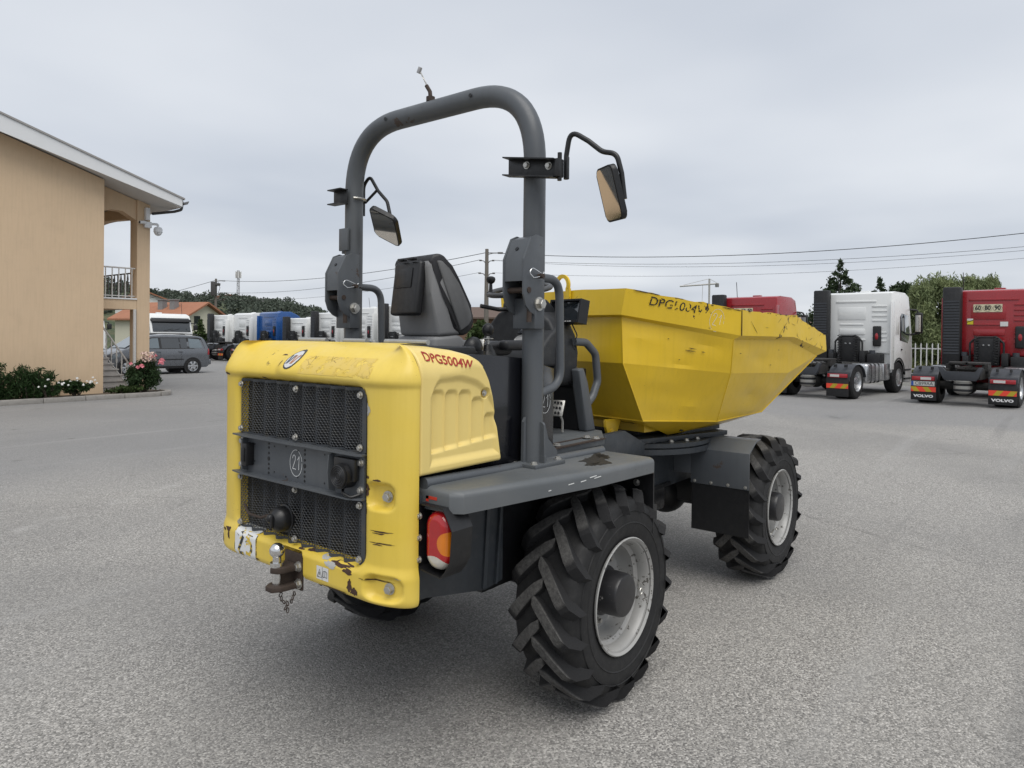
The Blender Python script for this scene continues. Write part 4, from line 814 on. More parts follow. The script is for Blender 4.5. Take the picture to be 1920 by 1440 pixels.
# rim band: outer face, top, inner face, slanted underside
mb = MB(); chain = [Rk(n) for n in ('Dd', 'C', 'B', 'A')]+[Lk(n) for n in ('A', 'B', 'C', 'Dd')]; c1 = [Rk(n) for n in ('D1', 'C1', 'B1', 'A1')]+[Lk(n) for n in ('A1', 'B1', 'C1', 'D1')]; ci = [Rk(n) for n in ('Di', 'Ci', 'Bi', 'Ai')]+[Lk(n) for n in ('Ai', 'Bi', 'Ci', 'Di')]
r_ = np.random.default_rng(11)
def fine(ch, n=14): return [ch[i]*(1-k/n)+ch[i+1]*(k/n) for i in range(len(ch)-1) for k in range(n)]+[ch[-1]]
ft, f1, fi = fine(chain), fine(c1), fine(ci); jit = r_.normal(0, .0022, (len(ft), 3)); jit[:42] *= 1.6; jit[-44:] *= 1.8
ft = [p+Vector(q) for p, q in zip(ft, jit)]; inn = [p+Vector((-.035 if p.x > 1.5 else (.02 if p.x < -.7 else 0), .035*(-1 if p.y > 0 else 1)*(1 if abs(p.y) > .56 else 0), -.004)) for p in ft]; il = [p-Vector((0, 0, .12)) for p in inn]
mb.grid(np.array([[tuple(p) for p in q] for q in (il, inn, ft, f1, fi)])); mb.grid(np.array([[tuple(p) for p in q] for q in ([ft[0], ft[-1]], [f1[0], f1[-1]], [fi[0], fi[-1]])]))
mb.xf(SM); RIM = part(mb, 'skip_rim', Y_RIM, SKIP, ang=12)
# lifting eye
mb = MB(); n = 24; prof = []
for k in range(n+1): a = R(-25)+R(230)*k/n; prof.append((.068*math.cos(a), .072*math.sin(a)+.065))
ins = [(.043*math.cos(R(-25)+R(230)*k/n), .047*math.sin(R(-25)+R(230)*k/n)+.065) for k in range(n+1)]
vs = []; fs = []
for x in (-.008, .008):
    for (a, b) in ((prof, 0), (ins, 0)): vs += [(x, p[0], p[1]) for p in a]
m_ = n+1
for k in range(n):
    fs += [(k, k+1, m_+k+1, m_+k), (2*m_+k, 2*m_+k+1, 3*m_+k+1, 3*m_+k), (k, k+1, 2*m_+k+1, 2*m_+k), (m_+k, m_+k+1, 3*m_+k+1, 3*m_+k)]
mb.add(vs, fs); mb.prism([(-.072, -.12), (.072, -.12), (.072, .035), (.043, .045), (-.043, .0), (-.072, .035)] if False else [(.035, -.14), (.072, -.14), (.072, .04), (.035, .045)], 0, -.008, .008); mb.prism([(-.035, -.14), (-.072, -.14), (-.072, .04), (-.035, .045)], 0, -.008, .008)
mb.xf(SM @ Matrix.Translation((-.838, -.062, 2.08))); part(mb, 'lifting_eye', Y_RIM, SKIP)
# under-frame of the skip
mb = MB(); mb.prism([(-.56, 1.238), (-.38, 1.215), (-.15, 1.105), (.50, 1.125), (.74, 1.225)], 1, -.45, -.43, 0); mb.prism([(-.56, 1.238), (-.38, 1.215), (-.15, 1.105), (.50, 1.125), (.74, 1.225)], 1, .45, .43, 0)
mb.add([(-.57, -.55, 1.240), (-.40, -.45, 1.19), (-.15, -.45, 1.105), (.10, -.685, 1.202), (.50, -.45, 1.125), (.75, -.665, 1.226)], [(0, 1, 2, 3), (3, 2, 4, 5)]); mb.add([(-.57, -.55, 1.238), (-.57, .55, 1.238), (-.40, .45, 1.19), (-.40, -.45, 1.19)], [(0, 1, 2, 3)]); mb.b2(-.40, .5, -.43, .43, 1.14, 1.19)
mb.xf(SM); UF = part(mb, 'skip_underframe', Y_SKIP, SKIP)
mb = MB(); mb.cyl((-.10, -.535, 1.152), (-.10, -.515, 1.16), .022, 16); mb.xf(SM); part(mb, 'lashing_hole', BLACK, UF)
for y in (-.30, -.02, .28):
    mb = MB(); mb.prism([(-.66, 1.235), (-.66, 1.185), (-.63, 1.12), (-.58, 1.11), (-.54, 1.14), (-.50, 1.235)], 1, y-.012, y+.012, .003); mb.cyl((-.60, y-.02, 1.15), (-.60, y+.02, 1.15), .02, 12); mb.xf(SM); part(mb, 'pivot_lug', Y_SKIP, UF)
mb = MB(); mb.prism([(-.50, .44), (-.50, -.44), (.35, -.56), (.45, -.56), (.48, .50)], 2, 1.066, 1.10, .004); mb.prism([(-.05, 1.10), (.50, 1.10), (.50, 1.165), (.45, 1.165)], 1, -.46, -.42); mb.b2(-.3, .3, -.3, .3, 1.10, 1.15); mb.xf(SM); part(mb, 'swivel_plate', DGREY, SKIP)
# lettering on the rim band
def on_band(n0, n1, m0, m1, off):
    """frame on the band between two rim corners"""
    a, b, c, d = Lk(n0), Lk(n1), Lk(m0), Lk(m1); x = (b-a); o = (a+b+c+d)/4; y = (a+b-c-d); return o, x.normalized(), y.normalized(), off
o, x_, y_, _ = on_band('A', 'B', 'A1', 'B1', 0); nz_ = x_.cross(y_).normalized(); T = SM @ frame(o-x_*.045+y_*.032+nz_*.0035, x_, y_)
nn = NT('worn_black_print'); kk = nn.noise(30, 3, .6, nn.map((1, 1, 1.4))); nn.col((.015, .014, .013)); nn.set(Roughness=.5, Alpha=nn.ramp(kk, [(.44, 0.0), (.455, 1.0)]))
tm = text_mb('DPG5004W', .080, T @ Matrix(((1.15, .12, 0, 0), (0, 1, 0, 0), (0, 0, 1, 0), (0, 0, 0, 1))), .0006); part(tm, 'model_lettering', nn.m, RIM)
chalk21(SM @ frame(o+x_*.262-y_*.012+nz_*.0035, x_, y_), .11, parent=RIM, w=.0014)

# dark scratches, seam and bare edge on the rim band
SCR = plain('bare_dark_scratch', (.05, .032, .02), .7, var=.4, sc=60); r_ = np.random.default_rng(21)
mb = MB(); mb.tube([SM @ (Lk('B')+Vector((0, -.004, .0))), SM @ (Lk('B1')+Vector((0, -.004, 0)))], .0035, 5); part(mb, 'rim_seam', SCR, RIM)
def bandpt(n0, n1, m0, m1, u, v, off=.004):
    a, b, c, d = Lk(n0), Lk(n1), Lk(m0), Lk(m1); nz = (b-a).cross(a-c).normalized(); q = (a*(1-u)+b*u)*(1-v)+(c*(1-u)+d*u)*v; return SM @ (q+nz*off)
for (q, n) in ((('B', 'C', 'B1', 'C1'), 5), (('C', 'Dd', 'C1', 'D1'), 8), (('A', 'B', 'A1', 'B1'), 2)):
    for k in range(n):
        u, v = r_.uniform(.03, .97), r_.uniform(.02, .95); du, dv2 = r_.normal(0, .035), r_.normal(0, .16); mb = MB(); pts = [bandpt(*q, min(1, max(0, u+du*t)), min(1, max(0, v+dv2*t)), .0022) for t in np.linspace(-1, 1, 5)]; mb.tube(pts, [.0004, .0009*r_.uniform(.6, 1.6), .0012, .0008, .0004], 5); part(mb, 'scratch', SCR, RIM)
for q, n in ((('A', 'B', 'A1', 'B1'), 9), (('B', 'C', 'B1', 'C1'), 9), (('C', 'Dd', 'C1', 'D1'), 7)):
    for k in range(n):
        u = (k+r_.random())/n; L = r_.uniform(.01, .05); mb = MB(); mb.tube([bandpt(*q, min(1, max(0, u+L*t)), .012+.01*r_.random(), .002) for t in np.linspace(-1, 1, 4)], [.001, .0028*r_.uniform(.4, 1.3), .003, .001], 5); part(mb, 'edge_wear', SCR, RIM)
for (n0, u, v, w_) in (('A', .62, .45, .03), ('A', .72, .50, .014), ('A', .60, .52, .04), ('A', .40, .30, .006), ('A', .50, .78, .006), ('B', .12, .40, .01), ('B', .65, .75, .012), ('B', .8, .3, .008)):
    q = ('Ai', 'Bi', 'B2', 'A2') if n0 == 'A' else ('Bi', 'Ci', 'C2', 'B2'); a, b, c, d = [Lk(x) for x in q]; nz = (b-a).cross(a-d).normalized(); cc = (a*(1-u)+b*u)*(1-v)+(d*(1-u)+c*u)*v+nz*.006; x2 = (b-a).normalized(); mb = MB(); mb.tube([SM @ (cc-x2*w_), SM @ (cc-x2*w_*.2), SM @ (cc+x2*w_)], [.0008, .0028, .001], 5); part(mb, 'paint_chip', SCR, SKIP)
# ================================================================== the setting
def asphalt():
    n = NT('worn_asphalt'); g = n.vor(120, None, 'F1', 'Color'); sepn = n.N('ShaderNodeSeparateColor'); n.L(g, sepn.inputs[0]); gv = sepn.outputs[0]
    d1 = n.vor(120); fine_ = n.noise(55, 4, .7); mid = n.noise(1.1, 5, .6); big = n.noise(.22, 4, .55, None, .4)
    a = n.ramp(gv, [(.0, (.125, .12, .113)), (.35, (.29, .278, .26)), (.75, (.43, .412, .383)), (1.0, (.66, .635, .595))])
    a = n.mix(n.ramp(fine_, [(.35, .45), (.65, 0.0)]), a, (.11, .108, .106))
    a = n.mix(n.ramp(mid, [(.35, .0), (.7, .35)]), a, (.30, .292, .275)); a = n.mix(n.ramp(big, [(.42, .38), (.58, 0.0)]), a, (.17, .168, .165), 'MIX')
    # darker strip of older asphalt on the far side, with an uneven edge
    sx = n.N('ShaderNodeSeparateXYZ'); n.L(n.tc, sx.inputs[0]); yy_ = n.math('ADD', sx.outputs['X'], n.math('MULTIPLY', n.math('SUBTRACT', n.noise(.35, 5, .6), .5), 5.0)); yl = n.math('ADD', sx.outputs['Y'], n.math('MULTIPLY', n.math('SUBTRACT', n.noise(.5, 5, .6), .5), 3.0))
    far = n.math('MAXIMUM', n.ramp(n.math('MULTIPLY', n.math('SUBTRACT', yy_, 13.0), .2), [(.0, 0.0), (.25, 1.0)]), n.ramp(n.math('MULTIPLY', n.math('SUBTRACT', yl, 5.5), .2), [(.0, 0.0), (.5, 1.0)]))
    a = n.mix(n.math('MULTIPLY', far, .55), a, (.20, .202, .207))
    # pale worn wheel tracks and faint cracks
    wv = n.noise(1, 4, .6, n.map((.12, 1.6, 1), ro=(0, 0, .35))); a = n.mix(n.ramp(wv, [(.58, 0.0), (.75, .35)]), a, (.36, .355, .345))
    cr_ = n.vor(.16, n.map((1, 1, 1), None), 'DISTANCE_TO_EDGE'); crn = n.noise(3, 5, .7); crk = n.math('MULTIPLY', n.ramp(n.math('ADD', cr_, n.math('MULTIPLY', crn, .02)), [(.009, 1.0), (.013, 0.0)]), n.ramp(n.noise(.3, 2), [(.55, 0.0), (.65, .5)])); a = n.mix(crk, a, (.07, .068, .065))
    st = n.math('MULTIPLY', n.ramp(n.noise(.9, 4, .6), [(.66, 0.0), (.74, .55)]), 1.0); a = n.mix(st, a, (.085, .08, .075))
    # pale chalky drag line across the yard at the left
    q0 = ground(0, 1005); q1 = ground(430, 880); dl = (q1-q0).normalized(); dd = n.math('ABSOLUTE', n.math('ADD', n.math('MULTIPLY', n.math('SUBTRACT', sx.outputs['X'], q0.x), -dl.y), n.math('MULTIPLY', n.math('SUBTRACT', sx.outputs['Y'], q0.y), dl.x)))
    ln = n.math('MULTIPLY', n.ramp(n.math('MULTIPLY', n.math('ADD', dd, n.math('MULTIPLY', n.noise(2.2, 4), .25)), 1.0), [(.10, 1.0), (.26, 0.0)]), n.ramp(n.noise(3.5, 5, .7), [(.45, 0.0), (.68, .5)])); a = n.mix(ln, a, (.46, .45, .435))
    # small dark drips and trodden gum-like spots
    vs_ = n.vor(.9); a = n.mix(n.math('MULTIPLY', n.ramp(n.math('ADD', vs_, n.math('MULTIPLY', n.noise(30, 3), .04)), [(.055, .55), (.075, 0.0)]), n.ramp(n.noise(.7, 2), [(.48, 0.0), (.52, 1.0)])), a, (.10, .096, .09))
    tr_ = n.noise(1, 3, .5, n.map((.06, 2.4, 1), ro=(0, 0, -.12))); a = n.mix(n.math('MULTIPLY', n.ramp(tr_, [(.60, 0.0), (.68, .35)]), n.ramp(n.noise(.25, 3), [(.45, 0.0), (.6, 1.0)])), a, (.15, .148, .145))
    n.col(a); n.set(Roughness=.88, Specular_IOR_Level=.3); n.bump(n.math('ADD', n.math('MULTIPLY', d1, -1.0), n.math('MULTIPLY', fine_, .6)), .55, .008); return n.m
def grassm(name='grass_ground', c=(.055, .075, .025)):
    n = NT(name); a = n.mix(n.noise(2.5, 6, .7), mul(c, .5), mul(c, 1.5)); a = n.mix(n.ramp(n.noise(.4, 4), [(.45, 0.0), (.7, .7)]), a, (.14, .115, .06)); n.col(a); n.set(Roughness=.95); n.bump(n.noise(9, 6, .8), .8, .1); return n.m
GRASS = grassm()
mb = MB(); S_ = 1800; mb.add([(-S_, -S_, -.03), (S_, -S_, -.03), (S_, S_, -.03), (-S_, S_, -.03)], [(0, 1, 2, 3)]); tag(mb.build('ground', GRASS), kind='structure')
mb = MB(); mb.add([(-70, -70, 0), (27.6, -70, 0), (27.6, 62, 0), (-70, 62, 0)], [(0, 1, 2, 3)]); tag(mb.build('yard_asphalt', asphalt()), kind='structure')

# ------------------------------------------------------------------ foliage helpers
def leafmat(name, c, tr=.25):
    n = NT(name); oi = n.N('ShaderNodeObjectInfo'); gi = n.N('ShaderNodeNewGeometry'); a = n.mix(gi.outputs['Random Per Island'], mul(c, .55), mul(c, 1.5)); a = n.mix(n.ramp(n.noise(1.3, 3), [(.4, 0.0), (.7, .5)]), a, mul((c[0]*1.25, c[1]*1.1, c[2]), 1.15)); n.col(a); n.set(Roughness=.7, Specular_IOR_Level=.25)
    t = n.N('ShaderNodeBsdfTranslucent'); n.L(a, t.inputs[0]); m = n.N('ShaderNodeMixShader'); m.inputs[0].default_value = tr; n.L(n.b.outputs[0], m.inputs[1]); n.L(t.outputs[0], m.inputs[2]); n.L(m.outputs[0], n.o.inputs[0]); return n.m
def leaves(pts, size, seed=0, aspect=.5, droop=0.0):
    """one mesh of leaf-sized quads at pts (n,3)"""
    r_ = np.random.default_rng(seed); n = len(pts); a = r_.normal(size=(n, 3)); a[:, 2] -= droop; a /= np.linalg.norm(a, axis=1)[:, None]; b = r_.normal(size=(n, 3)); b -= a*(a*b).sum(1)[:, None]; b /= np.linalg.norm(b, axis=1)[:, None]
    s = size*(.6+.8*r_.random(n))[:, None]; p = np.asarray(pts); v = np.stack([p-a*s*.5, p+b*s*aspect*.5, p+a*s*.5, p-b*s*aspect*.5], 1).reshape(-1, 3)
    f = np.arange(4*n).reshape(-1, 4); return v, f
def leaf_obj(name, pts, size, m, parent=None, seed=0, aspect=.5, droop=0.0):
    v, f = leaves(pts, size, seed, aspect, droop); me = bpy.data.meshes.new(name); me.from_pydata(v.tolist(), [], f.tolist()); me.update(); return link(name, me, m, parent)
def clumps(n, cs, seed, shell=.5):
    """points in a set of ellipsoid clumps cs: (x,y,z,rx,ry,rz)"""
    r_ = np.random.default_rng(seed); cs = np.array(cs); w_ = (cs[:, 3]*cs[:, 4]*cs[:, 5])**(2/3); k = r_.choice(len(cs), n, p=w_/w_.sum()); d = r_.normal(size=(n, 3)); d /= np.linalg.norm(d, axis=1)[:, None]; q = (shell+(1-shell)*r_.random(n))*(1+.12*r_.normal(size=n)); return cs[k, :3]+d*cs[k, 3:]*q[:, None]
BARK = plain('bark', (.07, .055, .042), .9, var=.4, sc=8, bump=.5, bsc=30)
L_DARK = leafmat('dark_evergreen_leaf', (.046, .070, .036)); L_MID = leafmat('mid_green_leaf', (.040, .065, .020)); L_WIL = leafmat('willow_leaf', (.185, .225, .11)); L_SHR = leafmat('shrub_leaf', (.022, .048, .014)); L_ROSE = leafmat('rose_leaf', (.026, .050, .018)); L_FAR = leafmat('hazed_woodland_leaf', (.082, .102, .080))  # L_FAR is paled and greyed: distance haze put into the leaf colour
def tree(name, base, h, crown, label, leafm, nleaf, lsize, cat='tree', group=None, seed=1, trunk_r=.2, shell=.45, aspect=.5, droop=0.0):
    r_ = np.random.default_rng(seed); o = empty(name, base, 0, label, cat, group); mb = MB(); zc = np.mean([c[2] for c in crown])
    mb.tube([(0, 0, -.1), (.05*trunk_r, 0, h*.3), (.3*trunk_r, .1*trunk_r, h*.62), (.2*trunk_r, 0, h*.86)], [trunk_r, trunk_r*.75, trunk_r*.45, trunk_r*.12], 8)
    for c in crown[:14]: mb.tube([(0, 0, min(h*.5, max(h*.15, c[2]*.55))), (c[0]*.5, c[1]*.5, c[2]*.8), (c[0]*.9, c[1]*.9, c[2])], [trunk_r*.38, trunk_r*.22, trunk_r*.06], 6)
    mb.build('trunk', BARK, o); leaf_obj('crown', clumps(nleaf, crown, seed, shell), lsize, leafm, o, seed, aspect, droop); return o
def round_crown(h, r, z0, n, seed, rs=.35, flat=1.0):
    r_ = np.random.default_rng(seed); cs = []
    for i in range(n):
        a = r_.random()*2*PI; u = r_.random()**.5; ph = r_.uniform(-1, 1); z = (z0+h)/2+ph*(h-z0)/2*.8; rr = r*math.sqrt(max(.05, 1-ph*ph))*u*.8; q = r*rs*r_.uniform(.7, 1.3); cs.append((rr*math.cos(a), rr*math.sin(a), z, q, q, q*flat))
    return cs
def conifer_crown(h, r, z0, n, seed):
    r_ = np.random.default_rng(seed); cs = []
    for i in range(n):
        t = (i+r_.random())/n; z = z0+(h-z0)*t; rr = r*(1-t)**.8; a = i*2.4+r_.random(); k = r_.uniform(.45, .8); cs.append((rr*k*math.cos(a), rr*k*math.sin(a), z-.15*rr, max(.12, rr*.45), max(.12, rr*.45), max(.18, rr*.28)))
    cs.append((0, 0, h*.96, r*.06, r*.06, h*.05)); return cs

# ------------------------------------------------------------------ the house at the left
STUCCO = plain('peach_stucco', (.60, .45, .30), .9, var=.07, sc=.8, bump=.25, bsc=120, streak=.16, dirt=.14, dirtc=(.36, .27, .18)); TRIM = plain('white_trim', (.68, .69, .70), .6, var=.05, sc=2); SOFFIT = plain('soffit_plaster', (.55, .54, .52), .85, var=.05, sc=3); TILEW = plain('roof_sheet', (.30, .29, .28), .8, var=.15, sc=2)
RAILM = plain('weathered_white_rail', (.55, .54, .52), .55, var=.2, sc=14, dirt=.4, dirtc=(.22, .16, .11)); IRON = plain('dull_iron', (.13, .125, .12), .6, var=.3, sc=20); MARB = plain('grey_stone_tread', (.42, .40, .38), .5, var=.2, sc=6)
HY = 17.9; HO = empty('house', (4.9, HY, 0), 0, 'two storey peach stucco house with a white sloping roof edge and corner pillar', 'house')
def hp(mb, name, m, parent=None, ang=30):
    mb.v = [(x-4.9, y-HY, z) for x, y, z in mb.v]; return mb.build(name, m, parent or HO, ang)
sl_ = .306; zr = lambda x: 6.94-sl_*(x-2.4)       # top of roof edge
mb = MB(); mb.prism([(-7, -.1), (4.9, -.1), (4.9, zr(4.9)-.28), (-3.0, zr(-3.0)-.28), (-7, zr(-3.0)-.28-sl_*4)], 1, HY, HY+9); hp(mb, 'wall', STUCCO)
mb = MB(); mb.prism([(6.78, zr(6.78)), (-3.0, zr(-3.0)), (-3.0, zr(-3.0)-.24), (6.78, zr(6.78)-.24)], 1, HY-.45, HY+9.4); RO = hp(mb, 'roof', SOFFIT)
mb = MB(); mb.prism([(6.80, zr(6.80)+.02), (-3.0, zr(-3.0)+.02), (-3.0, zr(-3.0)-.36), (2.4, zr(2.4)-.40), (6.80, zr(6.8)-.20)], 1, HY-.49, HY-.452); hp(mb, 'verge_board', TRIM, RO)
mb = MB(); mb.prism([(6.86, zr(6.86)+.07), (-3.0, zr(-3.0)+.07), (-3.0, zr(-3.0)+.022), (6.86, zr(6.86)+.022)], 1, HY-.52, HY+9.4); hp(mb, 'roof_covering', TILEW, RO)
mb = MB(); mb.prism([(6.80, zr(6.8)+.02), (6.80, zr(6.8)-.09), (6.86, zr(6.8)-.13), (6.95, zr(6.8)-.11), (6.99, zr(6.8)-.02), (6.97, zr(6.8)-.02), (6.93, zr(6.8)-.09), (6.86, zr(6.8)-.10), (6.82, zr(6.8)-.06)], 1, HY-.5, HY+9.4); GUT = hp(mb, 'gutter', plain('dark_gutter', (.10, .10, .10), .5), RO)
mb = MB(); mb.tube(fillet([(6.88, HY-.30, zr(6.8)-.10), (6.86, HY-.30, zr(6.8)-.26), (6.75, HY-.10, zr(6.8)-.31), (6.40, HY+.5, zr(6.8)-.36)], .06, 4), .04, 10); hp(mb, 'gutter_spout', plain('dark_spout', (.05, .05, .05), .5), GUT)
mb = MB(); mb.prism([(6.0, -.1), (6.36, -.1), (6.36, zr(6.36)-.25), (6.0, zr(6.0)-.25)], 1, HY+.55, HY+1.0); PIL = hp(mb, 'corner_pillar', STUCCO)
for yb in (HY+4.9, HY+8.9): mb = MB(); mb.prism([(6.0, -.1), (6.36, -.1), (6.36, zr(6.36)-.25), (6.0, zr(6.0)-.25)], 1, yb, yb+.4); hp(mb, 'pillar', STUCCO)
# arched heads over the veranda openings
mb = MB(); mb.prism([(4.905, zr(4.905)-.26), (5.998, zr(5.998)-.26), (5.998, 5.0), (5.90, 5.06), (5.62, 5.22), (5.3, 5.22), (4.905, 5.05)], 1, HY+.62, HY+.92); hp(mb, 'arch_beam', STUCCO)
mb = MB(); yy0, yy1 = HY+1.01, HY+4.89
mb.prism([(yy0, zr(6.2)-.28), (yy1, zr(6.2)-.28), (yy1, 5.0), (yy1-.5, 5.12), ((yy0+yy1)/2, 5.20), (yy0+.5, 5.12), (yy0, 5.0)], 0, 6.08, 6.30); mb.prism([(HY+5.31, zr(6.2)-.28), (HY+8.89, zr(6.2)-.28), (HY+8.89, 5.0), (HY+8.3, 5.14), (HY+5.9, 5.14), (HY+5.31, 5.0)], 0, 6.08, 6.30); hp(mb, 'side_beam', STUCCO)
mb = MB(); mb.b2(4.905, 5.998, HY+.56, HY+.95, 2.42, 2.70); mb.b2(4.905, 6.34, HY+2.2, HY+9.2, 2.45, 2.69); mb.b2(6.1, 6.34, HY+1.01, HY+2.2, 2.45, 2.69); BAL = hp(mb, 'balcony_slab', STUCCO)
mb = MB(); mb.b2(4.905, 5.998, HY+.53, HY+.97, 2.702, 2.74); hp(mb, 'balcony_sill', TRIM, BAL)
# front balcony railing
def railing(p0, p1, zb, zt, nbar, fancy, m, parent):
    p0, p1 = Vector(p0), Vector(p1); mb = MB(); mb.tube([(p0.x, p0.y, zt), (p1.x, p1.y, zt)], .022, 8); rl = hp(mb, 'railing', m, parent); mb = MB(); mb.tube([(p0.x, p0.y, zb+.05), (p1.x, p1.y, zb+.05)], .014, 8); hp(mb, 'bottom_rail', m, rl)
    for i in range(nbar):
        t = (i+.5)/nbar; p = p0.lerp(p1, t); mb = MB()
        if fancy and i % fancy == 0: mb.tube([(p.x, p.y, zb+.05), (p.x, p.y, zb+.22), (p.x, p.y, zb+.30), (p.x, p.y, zb+.38), (p.x, p.y, zb+.46), (p.x, p.y, zb+.54), (p.x, p.y, zb+.60), (p.x, p.y, zt)], [.012, .012, .028, .018, .045, .018, .030, .012], 6)
        else: mb.tube([(p.x, p.y, zb), (p.x, p.y, zt)], .017, 6)
        hp(mb, 'baluster', m, rl)
    return rl
railing((4.93, HY+.65, 0), (5.99, HY+.65, 0), 2.75, 3.60, 6, 0, RAILM, HO)
railing((6.2, HY+1.05, 0), (6.2, HY+4.8, 0), 2.75, 3.52, 16, 2, IRON, HO)
mb = MB(); mb.tube([(5.93, HY+.52, .05), (5.93, HY+.52, 2.42)], .045, 8); hp(mb, 'downpipe', RAILM)
# stair rising to the left behind the wall
for i in range(9):
    x1 = 6.02-.13*i; mb = MB(); mb.b2(3.6, x1, HY+.35+.55, HY+.35+1.55, .05+.165*i, .05+.165*i+.125); mb.b2(3.6, x1+.03, HY+.35+.52, HY+.35+1.56, .05+.165*i+.127, .05+.165*(i+1)-.002); hp(mb, 'stair_step', MARB)
mb = MB(); mb.tube([(4.7, HY+.35+.55, 2.70), (5.98, HY+.35+.55, .78)], .025, 8); mb.tube([(4.7, HY+.35+.55, 1.95), (5.96, HY+.35+.55, .14)], .018, 8); mb.tube([(5.97, HY+.35+.55, .10), (5.97, HY+.35+.55, .80)], .028, 8); SR = hp(mb, 'stair_railing', RAILM)
for i in range(9):
    t = (i+.5)/9; x = 4.7+1.25*t; zt_ = 2.70-1.92*t; zb = 1.95-1.81*t; mb = MB(); mb.tube([(x, HY+.35+.55, zb), (x, HY+.35+.55, zb+.22), (x, HY+.35+.55, zb+.30), (x, HY+.35+.55, zb+.38), (x, HY+.35+.55, zb+.46), (x, HY+.35+.55, zt_)], [.012, .012, .026, .016, .026, .012], 6); hp(mb, 'baluster', RAILM, SR)
# cameras on the pillar
CAMW = plain('camera_white', (.66, .67, .68), .4, var=.05)
CDX, CDY = .26, .50
sc_ = empty('security_camera', (6.0, HY+.05, 4.95), 0, 'white dome security camera with a junction box on the house pillar', 'camera')
def lp(mb, name, m, root, parent=None): mb.v = [(x-root.location.x+CDX, y-root.location.y+CDY, z-root.location.z) for x, y, z in mb.v]; return mb.build(name, m, parent or root)
mb = MB(); mb.b2(5.92, 6.04, HY-.10, HY+.048, 5.02, 5.38, .02); lp(mb, 'junction_box', CAMW, sc_)
mb = MB(); mb.b2(5.90, 6.10, HY-.08, HY+.048, 4.80, 4.98, .02); mb.tube(fillet([(6.08, HY-.04, 4.92), (6.24, HY-.10, 4.93), (6.26, HY-.10, 4.86)], .04, 4), .035, 10); mb.lathe([(0, .12), (.09, .11), (.12, .06), (.12, -.02), (.125, -.03)], (6.26, HY-.10, 4.73), 2, 20); lp(mb, 'camera_arm', CAMW, sc_)
mb = MB(); mb.sphere((6.26, HY-.10, 4.70), .108, 18, 12); lp(mb, 'camera_dome', CAMW, sc_); mb = MB(); mb.lathe([(0, -.02), (.04, -.012), (.045, 0)], (0, 0, 0), 2, 16); mb.xf(frame((6.235, HY-.195, 4.66), (1, .1, 0), (0, -.5, .9))); lp(mb, 'camera_lens', GLASS, sc_)
bc = empty('bullet_camera', (5.76, HY+.02, 4.93), 0, 'small white bullet camera pointing left on the house pillar', 'camera'); mb = MB(); mb.cyl((5.74, HY-.10, 4.93), (5.90, HY-.06, 4.95), .045, 14); mb.cyl((5.88, HY-.06, 4.94), (5.90, HY+.048, 4.92), .02, 8); lp(mb, 'camera_body', CAMW, bc); mb = MB(); mb.cyl((5.735, HY-.101, 4.929), (5.745, HY-.099, 4.93), .034, 14); lp(mb, 'camera_lens', GLASS, bc)
# planting bed with kerb
SOIL = plain('dry_soil', (.085, .065, .045), .95, var=.3, sc=6, bump=.5, bsc=40); KERB = plain('concrete_kerb', (.27, .255, .235), .9, var=.15, sc=5, bump=.3, bsc=80, dirt=.4, dirtc=(.10, .09, .075))
mb = MB(); mb.b2(-8, 6.15, 17.12, HY+.02, -.1, .10); mb.b2(4.92, 6.40, HY, HY+.5, -.1, .10); tag(mb.build('flower_bed', SOIL), kind='structure')
kr = empty('kerb', (0, 17.05, 0), 0); tag(kr, kind='structure')
path = [Vector((-8.2+.95*i, 16.93+.012*i, 0)) for i in range(16)]+[Vector((6.3, 17.2, 0)), Vector((6.45, 17.45, 0)), Vector((6.48, 17.9, 0))]
for i in range(len(path)-1):
    a, b = path[i], path[i+1]; d = (b-a); L = d.length; mb = MB(); mb.box(((a+b)/2)+Vector((0, -17.05, .05)), (L-.012, .17, .15+random.uniform(-.006, .006)), Matrix.Rotation(math.atan2(d.y, d.x), 3, 'Z'), .015); mb.build('kerb_stone', KERB, kr)
# shrubs
def shrub(name, loc, spread, h, n, lsize, m, label, seed, shape='up', cat='shrub', parent_extra=None):
    o = empty(name, loc, 0, label, cat); r_ = np.random.default_rng(seed); pts = []; mb = MB(); ns = int(26*spread[0]*1.6)+14
    for k in range(ns):
        bx_, by_ = r_.uniform(-1, 1)*spread[0], r_.uniform(-1, 1)*spread[1]; hh = h*.86*r_.uniform(.5, 1.05)*(1-.35*(bx_/spread[0])**2); lx, ly = r_.normal(0, .10), r_.normal(0, .08); tip = np.array([bx_+lx, by_+ly, hh]); mb.tube([(bx_*.6, by_*.6, 0), (bx_*.9, by_*.9, hh*.5), tuple(tip)], [.008, .006, .003], 5)
        q = int(n/ns); t = r_.random(q)**.7; base = np.array([bx_*.6, by_*.6, 0]); pts.append(base*(1-t)[:, None]+tip*t[:, None]+r_.normal(0, .05, (q, 3))*np.array([1, 1, .5]))
    mb.build('stems', BARK, o); leaf_obj('foliage', np.concatenate(pts), lsize, m, o, seed, .22, -.9); return o
for i, (x, y, sx, h, n) in enumerate([(1.5, 17.45, .55, .95, 5200), (2.35, 17.40, .5, 1.0, 5200), (3.05, 17.40, .45, .95, 4600), (.4, 17.45, .6, .9, 3600)]): shrub('upright_shrub', (x, y, .1), (sx, .28), h, n, .11, L_SHR, ['tall dark green shrub second from the left by the stucco wall', 'tallest spiky dark shrub in the middle of the wall bed', 'dark upright shrub at the right end of the wall planting', 'dark green shrub cut by the left edge of the photo'][i], 20+i)
dz_ = plain('white_petal', (.75, .75, .73), .7)
